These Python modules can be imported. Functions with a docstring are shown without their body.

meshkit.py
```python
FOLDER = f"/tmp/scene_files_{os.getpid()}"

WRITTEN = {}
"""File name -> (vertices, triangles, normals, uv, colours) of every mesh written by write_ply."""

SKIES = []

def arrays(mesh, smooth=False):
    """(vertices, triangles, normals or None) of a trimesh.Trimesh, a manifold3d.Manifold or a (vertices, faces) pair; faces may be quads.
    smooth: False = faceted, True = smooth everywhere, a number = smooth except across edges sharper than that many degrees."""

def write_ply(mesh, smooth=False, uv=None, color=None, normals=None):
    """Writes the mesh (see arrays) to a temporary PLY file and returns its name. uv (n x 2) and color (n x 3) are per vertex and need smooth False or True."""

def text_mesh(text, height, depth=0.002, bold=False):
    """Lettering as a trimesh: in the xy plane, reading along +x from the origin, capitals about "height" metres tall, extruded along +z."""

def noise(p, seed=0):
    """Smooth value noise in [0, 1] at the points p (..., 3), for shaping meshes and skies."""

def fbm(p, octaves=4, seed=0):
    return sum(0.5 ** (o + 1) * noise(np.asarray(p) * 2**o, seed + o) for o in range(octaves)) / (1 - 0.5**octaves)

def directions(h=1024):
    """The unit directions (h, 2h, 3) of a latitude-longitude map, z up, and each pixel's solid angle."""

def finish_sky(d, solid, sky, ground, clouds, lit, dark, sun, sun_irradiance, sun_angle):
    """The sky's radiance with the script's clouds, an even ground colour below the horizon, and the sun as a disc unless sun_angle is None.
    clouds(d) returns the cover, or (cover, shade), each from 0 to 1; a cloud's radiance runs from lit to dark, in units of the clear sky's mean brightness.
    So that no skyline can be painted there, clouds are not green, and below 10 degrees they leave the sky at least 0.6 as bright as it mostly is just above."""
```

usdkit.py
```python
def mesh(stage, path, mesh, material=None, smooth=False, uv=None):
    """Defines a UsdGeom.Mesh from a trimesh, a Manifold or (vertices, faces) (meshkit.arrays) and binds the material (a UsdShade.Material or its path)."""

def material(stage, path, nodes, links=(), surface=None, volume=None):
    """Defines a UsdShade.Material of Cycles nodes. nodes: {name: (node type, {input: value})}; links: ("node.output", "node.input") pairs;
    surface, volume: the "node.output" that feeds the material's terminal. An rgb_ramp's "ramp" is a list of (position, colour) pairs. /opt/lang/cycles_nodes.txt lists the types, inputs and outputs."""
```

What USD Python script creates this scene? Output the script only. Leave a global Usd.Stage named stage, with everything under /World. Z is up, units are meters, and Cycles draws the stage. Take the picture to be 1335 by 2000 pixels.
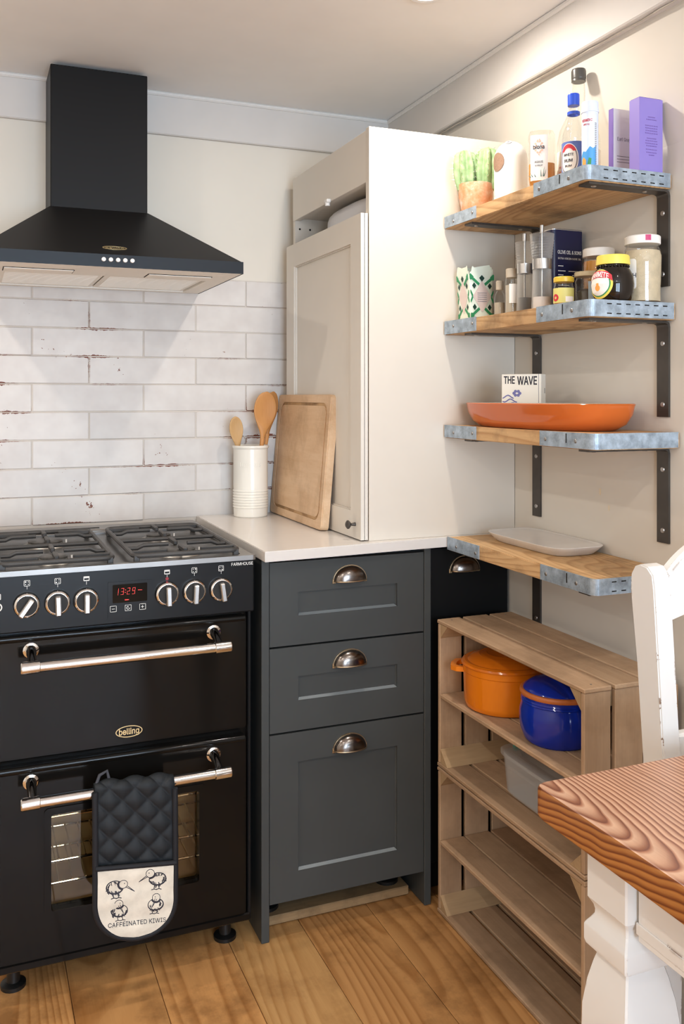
import math, random
import numpy as np, trimesh, manifold3d as m3, usdkit, meshkit
from shapely.geometry import Polygon, Point, box as sbox, LineString
from shapely.ops import unary_union
from shapely import affinity
from pxr import Usd, UsdGeom, UsdLux, UsdShade, Gf, Sdf

random.seed(7); np.random.seed(7)
stage = Usd.Stage.CreateInMemory()
UsdGeom.SetStageUpAxis(stage, 'Z'); UsdGeom.SetStageMetersPerUnit(stage, 1.0)
UsdGeom.Xform.Define(stage, '/World')

# ------------------------------------------------------------------ camera, daylight, lamps, exposure
CAM = (-1.2272, -2.6212, 1.257); YAW = 0.3879; FPX = 1776.63; V0 = 774.16
cam = UsdGeom.Camera.Define(stage, '/World/camera')
cam.AddTranslateOp().Set(Gf.Vec3d(*CAM)); cam.AddRotateZOp().Set(-math.degrees(YAW)); cam.AddRotateXOp().Set(90.0)
cam.CreateHorizontalApertureAttr(36.0); cam.CreateVerticalApertureAttr(36.0 * 2000 / 1335)
cam.CreateFocalLengthAttr(36.0 * FPX / 1335)
cam.CreateVerticalApertureOffsetAttr(-(1000 - V0) / 1335 * 36.0)
cam.CreateClippingRangeAttr(Gf.Vec2f(0.05, 100))
cam.CreateExposureAttr(-1.6)

W = 0.07            # right wall
H = 2.13            # ceiling
LEFT, REAR = -3.1, -4.6
SPOTS = [(-0.315, -0.872), (-1.62, -0.872), (-0.30, -2.35), (-1.62, -2.35), (-2.7, -1.6), (-0.9, -3.7), (-2.2, -3.7), (-2.75, -2.8)]  # hob and table pairs first; the rest are unseen lamps added for fill
SPOT_W = 5.6
WINDOW = (-1.6, -0.12, 0.25, 1.98)         # x0, x1, z0, z1 in the rear wall
WINDOW_W = 54.0

dome = UsdLux.DomeLight.Define(stage, '/World/sky')
dome.CreateColorAttr(Gf.Vec3f(0.75, 0.86, 1.0)); dome.CreateIntensityAttr(0.6)
wl = UsdLux.RectLight.Define(stage, '/World/window_daylight')
wl.AddTranslateOp().Set(Gf.Vec3d((WINDOW[0] + WINDOW[1]) / 2, REAR - 0.13, (WINDOW[2] + WINDOW[3]) / 2)); wl.AddRotateXOp().Set(90.0)
wl.CreateWidthAttr(WINDOW[1] - WINDOW[0]); wl.CreateHeightAttr(WINDOW[3] - WINDOW[2])
wl.CreateColorAttr(Gf.Vec3f(0.62, 0.80, 1.0)); wl.CreateIntensityAttr(WINDOW_W)

# ------------------------------------------------------------------ materials
LOOKS = '/World/Looks'
UsdGeom.Scope.Define(stage, LOOKS)
def lin(h):
    h = h.lstrip('#'); c = [int(h[i:i + 2], 16) / 255 for i in (0, 2, 4)]
    return tuple(x / 12.92 if x <= 0.04045 else ((x + 0.055) / 1.055) ** 2.4 for x in c)
def C(h): return lin(h) if isinstance(h, str) else h
def mat(name, nodes, links, surface='p.BSDF', volume=None):
    return usdkit.material(stage, f'{LOOKS}/{name}', nodes, links, surface=surface, volume=volume)
def plain(name, col, rough=0.5, metal=0.0, vary=0.0, bump=0.0, bscale=60, nscale=9, spec=0.5, coat=0.0, extra=None):
    n = {'p': ('principled_bsdf', dict(base_color=C(col), roughness=rough, metallic=metal, specular_ior_level=spec, coat_weight=coat, **(extra or {})))}
    l = []
    n['g'] = ('geometry', {})
    if vary:
        c = np.array(C(col))
        n['n'] = ('noise_texture', dict(scale=nscale, detail=4.0, roughness=0.6))
        n['r'] = ('rgb_ramp', dict(ramp=[(0.3, tuple(c * (1 - vary))), (0.7, tuple(np.minimum(c * (1 + vary), 1)))]))
        l += [('g.position', 'n.vector'), ('n.fac', 'r.fac'), ('r.color', 'p.base_color')]
    if bump:
        n['bn'] = ('noise_texture', dict(scale=bscale, detail=3.0))
        n['b'] = ('bump', dict(strength=bump, distance=0.002))
        l += [('g.position', 'bn.vector'), ('bn.fac', 'b.height'), ('b.normal', 'p.normal')]
    return mat(name, n, l)
def wood(name, dark, light, axis='y', scale=1.0, rough=0.5, contrast=0.5, dirt=None, dirt_amt=0.4, bump=0.15, stretch=14.0, rings=0.0, mid=None, ringmix=0.45, ringscale=5.0, edge=None, along=0.13):
    """Streaked wood whose grain runs along an axis; each object gets its own offset."""
    s = {'x': (1, stretch, stretch), 'y': (stretch, 1, stretch), 'z': (stretch, stretch, 1)}[axis]
    s = tuple(v * scale for v in s)
    d, li = np.array(C(dark)), np.array(C(light))
    n = {'g': ('geometry', {}), 'oi': ('object_info', {}), 'om': ('math', dict(math_type='multiply', value2=37.0)),
         'oc': ('combine_xyz', {}), 'add': ('vector_math', dict(math_type='add')),
         'mp': ('mapping', dict(mapping_type='point', scale=s)),
         'n1': ('noise_texture', dict(scale=1.6, detail=6.0, roughness=0.62, distortion=0.6)),
         'n2': ('noise_texture', dict(scale=9.0, detail=4.0, roughness=0.7)),
         'mx': ('mix', dict(mix_type='mix', fac=0.35)),
         'r': ('rgb_ramp', dict(ramp=[(0.5 - 0.5 * contrast * 0.5, tuple(d)), (0.5, tuple((d + li) / 2 if mid is None else C(mid))), (0.5 + 0.5 * contrast * 0.5, tuple(li))])),
         'rv': ('map_range', dict(from_min=0.0, from_max=1.0, to_min=0.82, to_max=1.12)),
         'hs': ('hsv', dict(hue=0.5, saturation=1.0, fac=1.0)),
         'p': ('principled_bsdf', dict(roughness=rough, specular_ior_level=0.4)),
         'b': ('bump', dict(strength=bump, distance=0.001))}
    l = [('oi.random', 'om.value1'), ('om.value', 'oc.x'), ('om.value', 'oc.y'), ('om.value', 'oc.z'),
         ('g.position', 'add.vector1'), ('oc.vector', 'add.vector2'), ('add.vector', 'mp.vector'),
         ('mp.vector', 'n1.vector'), ('mp.vector', 'n2.vector'), ('n2.color', 'mx.color2'), ('n1.color', 'mx.color1')]
    if rings:      # growth rings: contour lines of a long soft noise
        st = {'x': (along, 1, 1), 'y': (1, along, 1), 'z': (1, 1, along)}[axis]
        n['mp2'] = ('mapping', dict(mapping_type='point', scale=st))
        n['w0'] = ('noise_texture', dict(scale=ringscale, detail=1.0, roughness=0.35))
        n['w1'] = ('math', dict(math_type='multiply', value2=rings)); n['w2'] = ('math', dict(math_type='fraction'))
        n['w3'] = ('rgb_ramp', dict(ramp=[(0.0, (0.75,) * 3), (0.12, (1.0,) * 3), (0.55, (0.72,) * 3), (0.9, (0.0,) * 3), (1.0, (0.55,) * 3)]))
        n['m2'] = ('mix', dict(mix_type='mix', fac=ringmix))
        l += [('add.vector', 'mp2.vector'), ('mp2.vector', 'w0.vector'), ('w0.fac', 'w1.value1'), ('w1.value', 'w2.value1'), ('w2.value', 'w3.fac'), ('mx.color', 'm2.color1'), ('w3.color', 'm2.color2'), ('m2.color', 'r.fac')]
        l += [('w3.color', 'b.height')]
    else:
        l += [('mx.color', 'r.fac'), ('n2.fac', 'b.height')]
    l += [('oi.random', 'rv.value'), ('rv.result', 'hs.value'), ('r.color', 'hs.color')]
    last = 'hs.color'
    if dirt:
        n['dn'] = ('noise_texture', dict(scale=7.0, detail=5.0, roughness=0.65))
        n['dr'] = ('map_range', dict(from_min=0.48, from_max=0.68, to_min=0.0, to_max=dirt_amt, clamp=True))
        n['dm'] = ('mix', dict(mix_type='mix', color2=C(dirt)))
        l += [('add.vector', 'dn.vector'), ('dn.fac', 'dr.value'), ('dr.result', 'dm.fac'), ('hs.color', 'dm.color1')]
        last = 'dm.color'
    if edge:       # edge tint multiplied in on faces that do not point up
        n['sn'] = ('separate_xyz', {}); n['gt'] = ('math', dict(math_type='less_than', value2=0.7)); n['em'] = ('mix', dict(mix_type='multiply', color2=tuple(min(1, q * 1.6) for q in C(edge)))); n['ef'] = ('math', dict(math_type='multiply', value2=0.9))
        l += [('g.normal', 'sn.vector'), ('sn.z', 'gt.value1'), ('gt.value', 'ef.value1'), ('ef.value', 'em.fac'), (last, 'em.color1')]; last = 'em.color'
    l += [(last, 'p.base_color'), ('b.normal', 'p.normal')]
    return mat(name, n, l)
def glassy(name, col=(1, 1, 1), rough=0.02, tint=0.85):
    """A thin clear wall: mostly see-through with fresnel gloss, so light passes."""
    return mat(name, {'t': ('transparent_bsdf', dict(color=tuple(np.array(C(col)) * tint))), 'g': ('glossy_bsdf', dict(color=(1, 1, 1), roughness=rough)),
                      'f': ('layer_weight', dict(blend=0.5)), 'pw': ('math', dict(math_type='power', value2=3.0)), 'ma': ('math', dict(math_type='multiply_add', value2=0.65, value3=0.045)), 'm': ('mix_closure', {})},
               [('f.facing', 'pw.value1'), ('pw.value', 'ma.value1'), ('ma.value', 'm.fac'), ('t.BSDF', 'm.closure1'), ('g.BSDF', 'm.closure2')], surface='m.closure')
def emit(name, col, strength):
    return mat(name, {'p': ('principled_bsdf', dict(base_color=(0.02, 0.02, 0.02), emission_color=C(col), emission_strength=strength))}, [])

M = {}
M['wall'] = plain('wall_paint', '#dcd4c7', 0.8, vary=0.025, bump=0.12, bscale=45, nscale=2.2)
M['wall_old'] = plain('wall_paint_old', '#d7cfc3', 0.7, vary=0.03, bump=0.15, bscale=30, nscale=2.5)
M['board'] = plain('ceiling_board_paint', '#d2ccc6', 0.6, vary=0.02, bump=0.05, bscale=20)
M['ceiling'] = plain('ceiling_paint', '#f0ece8', 0.85, vary=0.015, bump=0.06, bscale=30)
M['cream'] = plain('cream_cabinet', '#d8cec0', 0.42, vary=0.01)
M['door_cream'] = plain('cream_door', '#dbd3c7', 0.42, vary=0.015)
M['worktop'] = plain('white_worktop', '#dad3cc', 0.25, vary=0.012, nscale=40)
M['grout'] = plain('tile_grout', '#cbc2b8', 0.9)
M['slate'] = plain('slate_paint', '#434544', 0.4, spec=0.3, vary=0.04, bump=0.05, bscale=120)
M['slate_highlight'] = plain('slate_paint_highlight', '#787d7e', 0.35, vary=0.1)  # paler copy of the slate paint, a highlight put into the colour
M['blackdoor'] = plain('black_door', '#0c0d0e', 0.5, spec=0.2, vary=0.05)
M['enamel'] = plain('black_enamel', (0.006, 0.0052, 0.0045), 0.09, spec=0.2)
M['panelblack'] = plain('black_panel', (0.009, 0.009, 0.0095), 0.3, spec=0.2)
M['hoodblack'] = plain('hood_black', (0.010, 0.0095, 0.0095), 0.42, spec=0.16)
M['hoodband'] = plain('hood_band', (0.013, 0.016, 0.021), 0.36, spec=0.2)
M['hoodgrey'] = plain('hood_underside', '#f0eae0', 0.5)
M['chrome'] = plain('chrome', (0.75, 0.74, 0.73), 0.08, metal=1.0)
M['steel'] = plain('hob_steel', (0.30, 0.285, 0.27), 0.38, metal=0.9, vary=0.1)
M['dial'] = plain('dial_face', (0.03, 0.028, 0.026), 0.5, spec=0.15)
M['steel2'] = plain('satin_steel', (0.5, 0.49, 0.48), 0.3, metal=1.0)
M['hobtray'] = plain('hob_tray', (0.13, 0.125, 0.12), 0.35, metal=0.7, vary=0.15)
M['iron'] = plain('cast_iron', (0.045, 0.042, 0.04), 0.5, vary=0.3, bump=0.2, bscale=300)
M['burner'] = plain('burner_cap', (0.09, 0.085, 0.08), 0.45, metal=0.3, vary=0.3, nscale=60)
M['alum'] = plain('burner_aluminium', (0.42, 0.40, 0.37), 0.4, metal=0.9)
M['blackgap'] = plain('black_matt', (0.008, 0.008, 0.008), 0.8)
M['ovenwall'] = plain('oven_liner', '#d2c0a0', 0.4, vary=0.08)
M['print'] = plain('white_print', '#d9d6d0', 0.6)
M['goldprint'] = plain('badge_metal', '#d9c08e', 0.3, metal=0.7)
M['led'] = emit('red_led', (1.0, 0.03, 0.02), 3.5)
M['redspot'] = plain('red_mark', '#8a1018', 0.5)
M['lamp'] = emit('lamp_glow', (1.0, 0.88, 0.72), 22.0)
M['white'] = plain('white_plastic', '#e3dfda', 0.35)
M['whiteware'] = plain('white_stoneware', '#ece6da', 0.22)
M['platter_white'] = plain('white_marble', '#e3ded9', 0.22, vary=0.03, nscale=14)
M['bronze'] = plain('dark_bronze', (0.20, 0.175, 0.16), 0.22, metal=1.0, vary=0.2, nscale=40)
M['bronze_rim'] = plain('worn_bronze', (0.50, 0.40, 0.27), 0.3, metal=1.0)
M['galv'] = plain('galvanised_strap', (0.36, 0.43, 0.50), 0.5, metal=0.55, vary=0.35, nscale=45, bump=0.3, bscale=160)
M['rawsteel'] = plain('raw_steel', (0.085, 0.075, 0.066), 0.42, metal=0.6, vary=0.2, nscale=12)
M['screw'] = plain('screw_head', (0.45, 0.43, 0.41), 0.35, metal=0.9)
M['dark'] = plain('dark_slot', (0.012, 0.011, 0.01), 0.9)
M['shelfwood'] = wood('scaffold_board', '#a47748', '#dcb584', 'y', 1.0, 0.6, 0.8, dirt='#4f3822', dirt_amt=0.6, stretch=16, rings=40.0, ringmix=0.18, ringscale=5.0)
M['cratewood'] = [wood('crate_wood_a', '#927355', '#c4a383', 'y', 1.1, 0.7, 1.1, dirt='#5f4831', dirt_amt=0.35, stretch=15),
                  wood('crate_wood_b', '#9c7c5d', '#ccac8b', 'y', 1.0, 0.7, 1.1, dirt='#6b5138', dirt_amt=0.3, stretch=15)]
M['crateend'] = wood('crate_wood_end', '#a07f62', '#caaa88', 'z', 1.1, 0.7, 1.1, dirt='#6b5138', dirt_amt=0.3, stretch=15)
M['crateblock'] = wood('crate_wood_block', '#9a7c5a', '#c0a27c', 'x', 1.1, 0.7, 1.0, stretch=12)
M['palewood'] = wood('pale_plinth_wood', '#7b5f40', '#a58862', 'x', 1.0, 0.7, 0.9, dirt='#4a3520', dirt_amt=0.6)
M['oak'] = [wood('oak_plank_a', '#a06b36', '#d9a66a', 'y', 0.8, 0.38, 1.0, dirt='#6d431f', dirt_amt=0.5, stretch=16, rings=40.0, ringmix=0.22, ringscale=3.0),
            wood('oak_plank_b', '#a8733c', '#e0b074', 'y', 0.8, 0.38, 1.0, dirt='#7a4c24', dirt_amt=0.45, stretch=16, rings=34.0, ringmix=0.18, ringscale=3.5),
            wood('oak_plank_c', '#976231', '#d09b62', 'y', 0.9, 0.36, 1.1, dirt='#5e3a1c', dirt_amt=0.6, stretch=14, rings=46.0, ringmix=0.28, ringscale=2.8)]
M['pine'] = mat('table_pine', {      # plain-sawn pine: a tilted growth cone cut by the plank, browner on faces that do not point up
    'g': ('geometry', {}), 'o': ('vector_math', dict(math_type='subtract', vector2=(-0.540, -1.605, 0.765))), 'sx': ('separate_xyz', {}),
    'nz': ('noise_texture', dict(scale=5.0, detail=3.0)), 'na': ('math', dict(math_type='multiply_add', value2=0.030, value3=0.0)),
    'ya': ('math', dict(math_type='multiply', value2=0.17)), 'yz': ('math', dict(math_type='multiply_add', value2=0.9)),
    'x2': ('math', dict(math_type='multiply')), 'y2': ('math', dict(math_type='multiply')), 'sm': ('math', dict(math_type='add')), 'rt': ('math', dict(math_type='sqrt')),
    'rn': ('math', dict(math_type='add')), 'fq': ('math', dict(math_type='multiply', value2=135.0)), 'fr': ('math', dict(math_type='fraction')),
    'rp': ('rgb_ramp', dict(ramp=[(0.0, lin('#a87458')), (0.14, lin('#cda68a')), (0.5, lin('#bd9276')), (0.8, lin('#8f5e46')), (0.93, lin('#744636')), (1.0, lin('#a87458'))])),
    'mp': ('mapping', dict(mapping_type='point', scale=(16, 1, 16))), 'st': ('noise_texture', dict(scale=4.0, detail=5.0, roughness=0.65)), 'sr': ('rgb_ramp', dict(ramp=[(0.3, (0.80, 0.78, 0.78)), (0.7, (1.05, 1.04, 1.03))])),
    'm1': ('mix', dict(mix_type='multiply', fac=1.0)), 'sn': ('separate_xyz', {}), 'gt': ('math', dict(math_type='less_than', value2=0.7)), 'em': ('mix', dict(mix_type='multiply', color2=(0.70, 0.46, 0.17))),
    'b': ('bump', dict(strength=0.12, distance=0.0008)), 'p': ('principled_bsdf', dict(roughness=0.34, specular_ior_level=0.45))},
    [('g.position', 'o.vector1'), ('o.vector', 'sx.vector'), ('g.position', 'mp.vector'), ('mp.vector', 'st.vector'), ('g.position', 'nz.vector'), ('nz.fac', 'na.value1'),
     ('sx.y', 'ya.value1'), ('sx.z', 'yz.value1'), ('ya.value', 'yz.value3'), ('sx.x', 'x2.value1'), ('sx.x', 'x2.value2'), ('yz.value', 'y2.value1'), ('yz.value', 'y2.value2'),
     ('x2.value', 'sm.value1'), ('y2.value', 'sm.value2'), ('sm.value', 'rt.value1'), ('rt.value', 'rn.value1'), ('na.value', 'rn.value2'), ('rn.value', 'fq.value1'), ('fq.value', 'fr.value1'), ('fr.value', 'rp.fac'),
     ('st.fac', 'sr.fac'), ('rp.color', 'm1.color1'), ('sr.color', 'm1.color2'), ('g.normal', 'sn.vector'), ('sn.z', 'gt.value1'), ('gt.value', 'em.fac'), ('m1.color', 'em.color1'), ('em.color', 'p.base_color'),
     ('fr.value', 'b.height'), ('b.normal', 'p.normal')])
M['beech'] = wood('board_beech', '#d3a87c', '#eecfac', 'y', 1.3, 0.55, 0.9, dirt='#9a6f42', dirt_amt=0.4, stretch=9)
M['spoon'] = wood('spoon_wood', '#b0713a', '#d79c5c', 'z', 1.3, 0.5, 1.0, stretch=8)
M['spoon2'] = wood('spoon_wood_pale', '#b58a58', '#d2ac78', 'z', 1.3, 0.55, 1.0, stretch=8)
M['paint_old'] = None
def worn_paint(name, col, under):
    n = {'g': ('geometry', {}), 'n': ('noise_texture', dict(scale=22.0, detail=6.0, roughness=0.7)),
         'bv': ('bevel', dict(samples=4, radius=0.006)), 'dp': ('vector_math', dict(math_type='dot_product')),
         'e': ('map_range', dict(from_min=0.86, from_max=0.995, to_min=0.16, to_max=0.0, clamp=True)),
         'ad': ('math', dict(math_type='add')), 'gt': ('math', dict(math_type='greater_than', value2=0.735)),
         'mx': ('mix', dict(mix_type='mix', color1=C(col), color2=C(under))),
         'p': ('principled_bsdf', dict(roughness=0.5)), 'b': ('bump', dict(strength=0.15, distance=0.001))}
    l = [('g.position', 'n.vector'), ('bv.bevel', 'dp.vector1'), ('g.normal', 'dp.vector2'), ('dp.value', 'e.value'), ('n.fac', 'ad.value1'), ('e.result', 'ad.value2'),
         ('ad.value', 'gt.value1'), ('gt.value', 'mx.fac'), ('mx.color', 'p.base_color'), ('n.fac', 'b.height'), ('b.normal', 'p.normal')]
    return mat(name, n, l)
M['paint_old'] = worn_paint('worn_white_paint', '#dcd8d3', '#7a5a40')
M['tile'] = mat('handmade_tile', {
    'uv': ('uvmap', dict(attribute='st')), 'sx': ('separate_xyz', {}), 'g': ('geometry', {}), 'oi': ('object_info', {}),
    'iu': ('math', dict(math_type='subtract', value1=0.2995)), 'iv': ('math', dict(math_type='subtract', value1=0.075)),
    'mu': ('math', dict(math_type='minimum')), 'mv': ('math', dict(math_type='minimum')), 'd': ('math', dict(math_type='minimum')),
    'big': ('noise_texture', dict(scale=3.6, detail=1.0)), 'fine': ('noise_texture', dict(scale=70.0, detail=5.0, roughness=0.7)),
    'bg': ('map_range', dict(from_min=0.50, from_max=0.70, to_min=0.0, to_max=0.0075, clamp=True)),
    'fm': ('map_range', dict(from_min=0.38, from_max=0.62, to_min=0.0, to_max=1.0, clamp=True)),
    'th': ('math', dict(math_type='multiply')), 'lt': ('math', dict(math_type='less_than')),
    'sp': ('noise_texture', dict(scale=120.0, detail=2.0)), 'sg': ('noise_texture', dict(scale=9.0, detail=1.0)),
    's1': ('math', dict(math_type='multiply')), 's2': ('math', dict(math_type='greater_than', value2=0.47)),
    'mxx': ('math', dict(math_type='maximum')),
    'cn': ('noise_texture', dict(scale=16.0, detail=4.0)), 'cr': ('rgb_ramp', dict(ramp=[(0.3, lin('#cfc7c1')), (0.7, lin('#dad4ce'))])),
    'rv': ('map_range', dict(from_min=0.0, from_max=1.0, to_min=0.95, to_max=1.03)), 'hs': ('hsv', dict(hue=0.5, saturation=1.0, fac=1.0)),
    'br': ('rgb_ramp', dict(ramp=[(0.35, lin('#8c6a50')), (0.6, lin('#764334'))])),
    'mx': ('mix', dict(mix_type='mix')), 'p': ('principled_bsdf', dict(roughness=0.38, specular_ior_level=0.3)), 'b': ('bump', dict(strength=0.25, distance=0.0015))},
    [('uv.UV', 'sx.vector'), ('sx.x', 'iu.value2'), ('sx.y', 'iv.value2'), ('sx.x', 'mu.value1'), ('iu.value', 'mu.value2'), ('sx.y', 'mv.value1'), ('iv.value', 'mv.value2'),
     ('mu.value', 'd.value1'), ('mv.value', 'd.value2'), ('g.position', 'big.vector'), ('g.position', 'fine.vector'), ('big.fac', 'bg.value'), ('fine.fac', 'fm.value'),
     ('bg.result', 'th.value1'), ('fm.result', 'th.value2'), ('d.value', 'lt.value1'), ('th.value', 'lt.value2'),
     ('g.position', 'sp.vector'), ('g.position', 'sg.vector'), ('sp.fac', 's1.value1'), ('sg.fac', 's1.value2'), ('s1.value', 's2.value1'), ('lt.value', 'mxx.value1'), ('s2.value', 'mxx.value2'),
     ('g.position', 'cn.vector'), ('cn.fac', 'cr.fac'), ('oi.random', 'rv.value'), ('rv.result', 'hs.value'), ('cr.color', 'hs.color'), ('fine.fac', 'br.fac'),
     ('mxx.value', 'mx.fac'), ('hs.color', 'mx.color1'), ('br.color', 'mx.color2'), ('mx.color', 'p.base_color'), ('cn.fac', 'b.height'), ('b.normal', 'p.normal')])
M['clear'] = glassy('clear_glass', '#fbfcfb', 0.02, 0.985)
M['ovenglass'] = glassy('oven_glass', '#efe6d6', 0.03, 0.95)
M['acrylic'] = mat('clear_acrylic', {'p': ('principled_bsdf', dict(base_color=lin('#e6e2dc'), roughness=0.2)), 't': ('transparent_bsdf', dict(color=(0.98, 0.98, 0.97))), 'f': ('layer_weight', dict(blend=0.5)), 'ma': ('math', dict(math_type='multiply_add', value2=0.35, value3=0.07)), 'm': ('mix_closure', {})},
                    [('f.facing', 'ma.value1'), ('ma.value', 'm.fac'), ('t.BSDF', 'm.closure1'), ('p.BSDF', 'm.closure2')], surface='m.closure')
M['tubglass'] = mat('frosted_tub', {'p': ('principled_bsdf', dict(base_color=lin('#e8e8e6'), roughness=0.22, specular_ior_level=0.8)), 't': ('transparent_bsdf', dict(color=(0.97, 0.97, 0.97))), 'f': ('layer_weight', dict(blend=0.5)), 'ma': ('math', dict(math_type='multiply_add', value2=0.30, value3=0.05)), 'm': ('mix_closure', {})},
                    [('f.facing', 'ma.value1'), ('ma.value', 'm.fac'), ('t.BSDF', 'm.closure1'), ('p.BSDF', 'm.closure2')], surface='m.closure')
M['windowglass'] = glassy('window_glass', (1, 1, 1), 0.0, 0.98)
for k, c, r in (('honey', '#c8862c', 0.15), ('label_white', '#f2ece4', 0.5), ('label_pink', '#e8b49c', 0.5), ('blue_cap', '#2a52c4', 0.35), ('blue_label', '#5b6fae', 0.45), ('black_cap', '#4a4640', 0.35),
                ('ink', '#2c2a33', 0.7), ('inkgrey', '#8a868c', 0.7), ('red', '#c8303c', 0.45), ('pinkred', '#e2938c', 0.5), ('tube_white', '#dfe6f2', 0.4), ('sky_blue', '#4f9fdc', 0.45), ('orange', '#f2a24c', 0.5), ('green', '#3f8f58', 0.5),
                ('purple', '#8d7cc4', 0.45), ('purple_pale', '#a595d0', 0.45), ('lav_white', '#dcd8dc', 0.45), ('purple_dark', '#7860a8', 0.45), ('pack_white', '#e2ead9', 0.5), ('pack_green', '#2f8a5a', 0.5),
                ('pack_dark', '#173a30', 0.5), ('pack_pink', '#d9c6bd', 0.55), ('navy', '#16183c', 0.25), ('yellow_lid', '#d9b63c', 0.35), ('gold_lid', '#cfc0a0', 0.3), ('mustard_label', '#d8cf7a', 0.5),
                ('yeast', '#140c08', 0.06), ('yeast_lid', '#ecd65e', 0.4), ('oats', '#cdb99a', 0.55), ('blue_label2', '#bcd4e4', 0.5), ('magenta', '#c23a6c', 0.5), ('pepper', '#2b241f', 0.7), ('salt', '#e8dcd6', 0.7), ('jar_dark', '#4d463e', 0.6),
                ('terracotta', '#d08c5e', 0.8), ('soil', '#6b543c', 0.9), ('cork', '#8d6f5a', 0.9), ('orange_pot', '#e07a14', 0.12), ('orange_lid', '#cf6c14', 0.14), ('blue_pot', '#0d2a96', 0.1), ('raw_rim', '#bd6a34', 0.4), ('teal', '#2aa08c', 0.4),
                ('soap_box', '#e9e1d3', 0.55), ('soap_side', '#d9d2c6', 0.55), ('violet_ink', '#6f6da0', 0.6), ('plate_orange', '#c9652c', 0.12), ('plate_in', '#e9e0d2', 0.2), ('cloth_cream', '#ddd2c0', 0.85), ('cloth_navy', '#0b1116', 0.7), ('binding', '#0d0e14', 0.75),
                ('plastic_black', '#141312', 0.4), ('spice', '#b8ab98', 0.6), ('loop_grey', '#3a3a40', 0.8), ('curtain', '#cfc8bd', 0.9), ('leafprint', '#3f5f58', 0.6)):
    M[k] = plain(k, c, r, vary=0.12 if k in ('terracotta', 'soil', 'oats', 'cork', 'pepper', 'jar_dark', 'cloth_cream') else 0.0, nscale=70 if k in ('oats', 'cork', 'pepper', 'jar_dark') else 30,
                 bump=0.4 if k in ('cork', 'soil', 'oats') else 0.0, bscale=350)
M['terracotta'] = mat('limed_terracotta', {'g': ('geometry', {}), 'n': ('noise_texture', dict(scale=38.0, detail=6.0, roughness=0.7)), 'r': ('rgb_ramp', dict(ramp=[(0.40, lin('#d58d60')), (0.56, lin('#d9a887')), (0.68, lin('#dccbc0'))])),
                       'p': ('principled_bsdf', dict(roughness=0.85)), 'b': ('bump', dict(strength=0.2, distance=0.001))},
                      [('g.position', 'n.vector'), ('n.fac', 'r.fac'), ('r.color', 'p.base_color'), ('n.fac', 'b.height'), ('b.normal', 'p.normal')])
M['cactus'] = mat('cactus_skin', {'g': ('geometry', {}), 'n': ('noise_texture', dict(scale=60.0, detail=4.0)), 'r': ('rgb_ramp', dict(ramp=[(0.35, lin('#7c9a66')), (0.65, lin('#a5bd8c'))])),
                   'p': ('principled_bsdf', dict(roughness=0.55, subsurface_weight=0.15, subsurface_scale=0.004))}, [('g.position', 'n.vector'), ('n.fac', 'r.fac'), ('r.color', 'p.base_color')])

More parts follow.
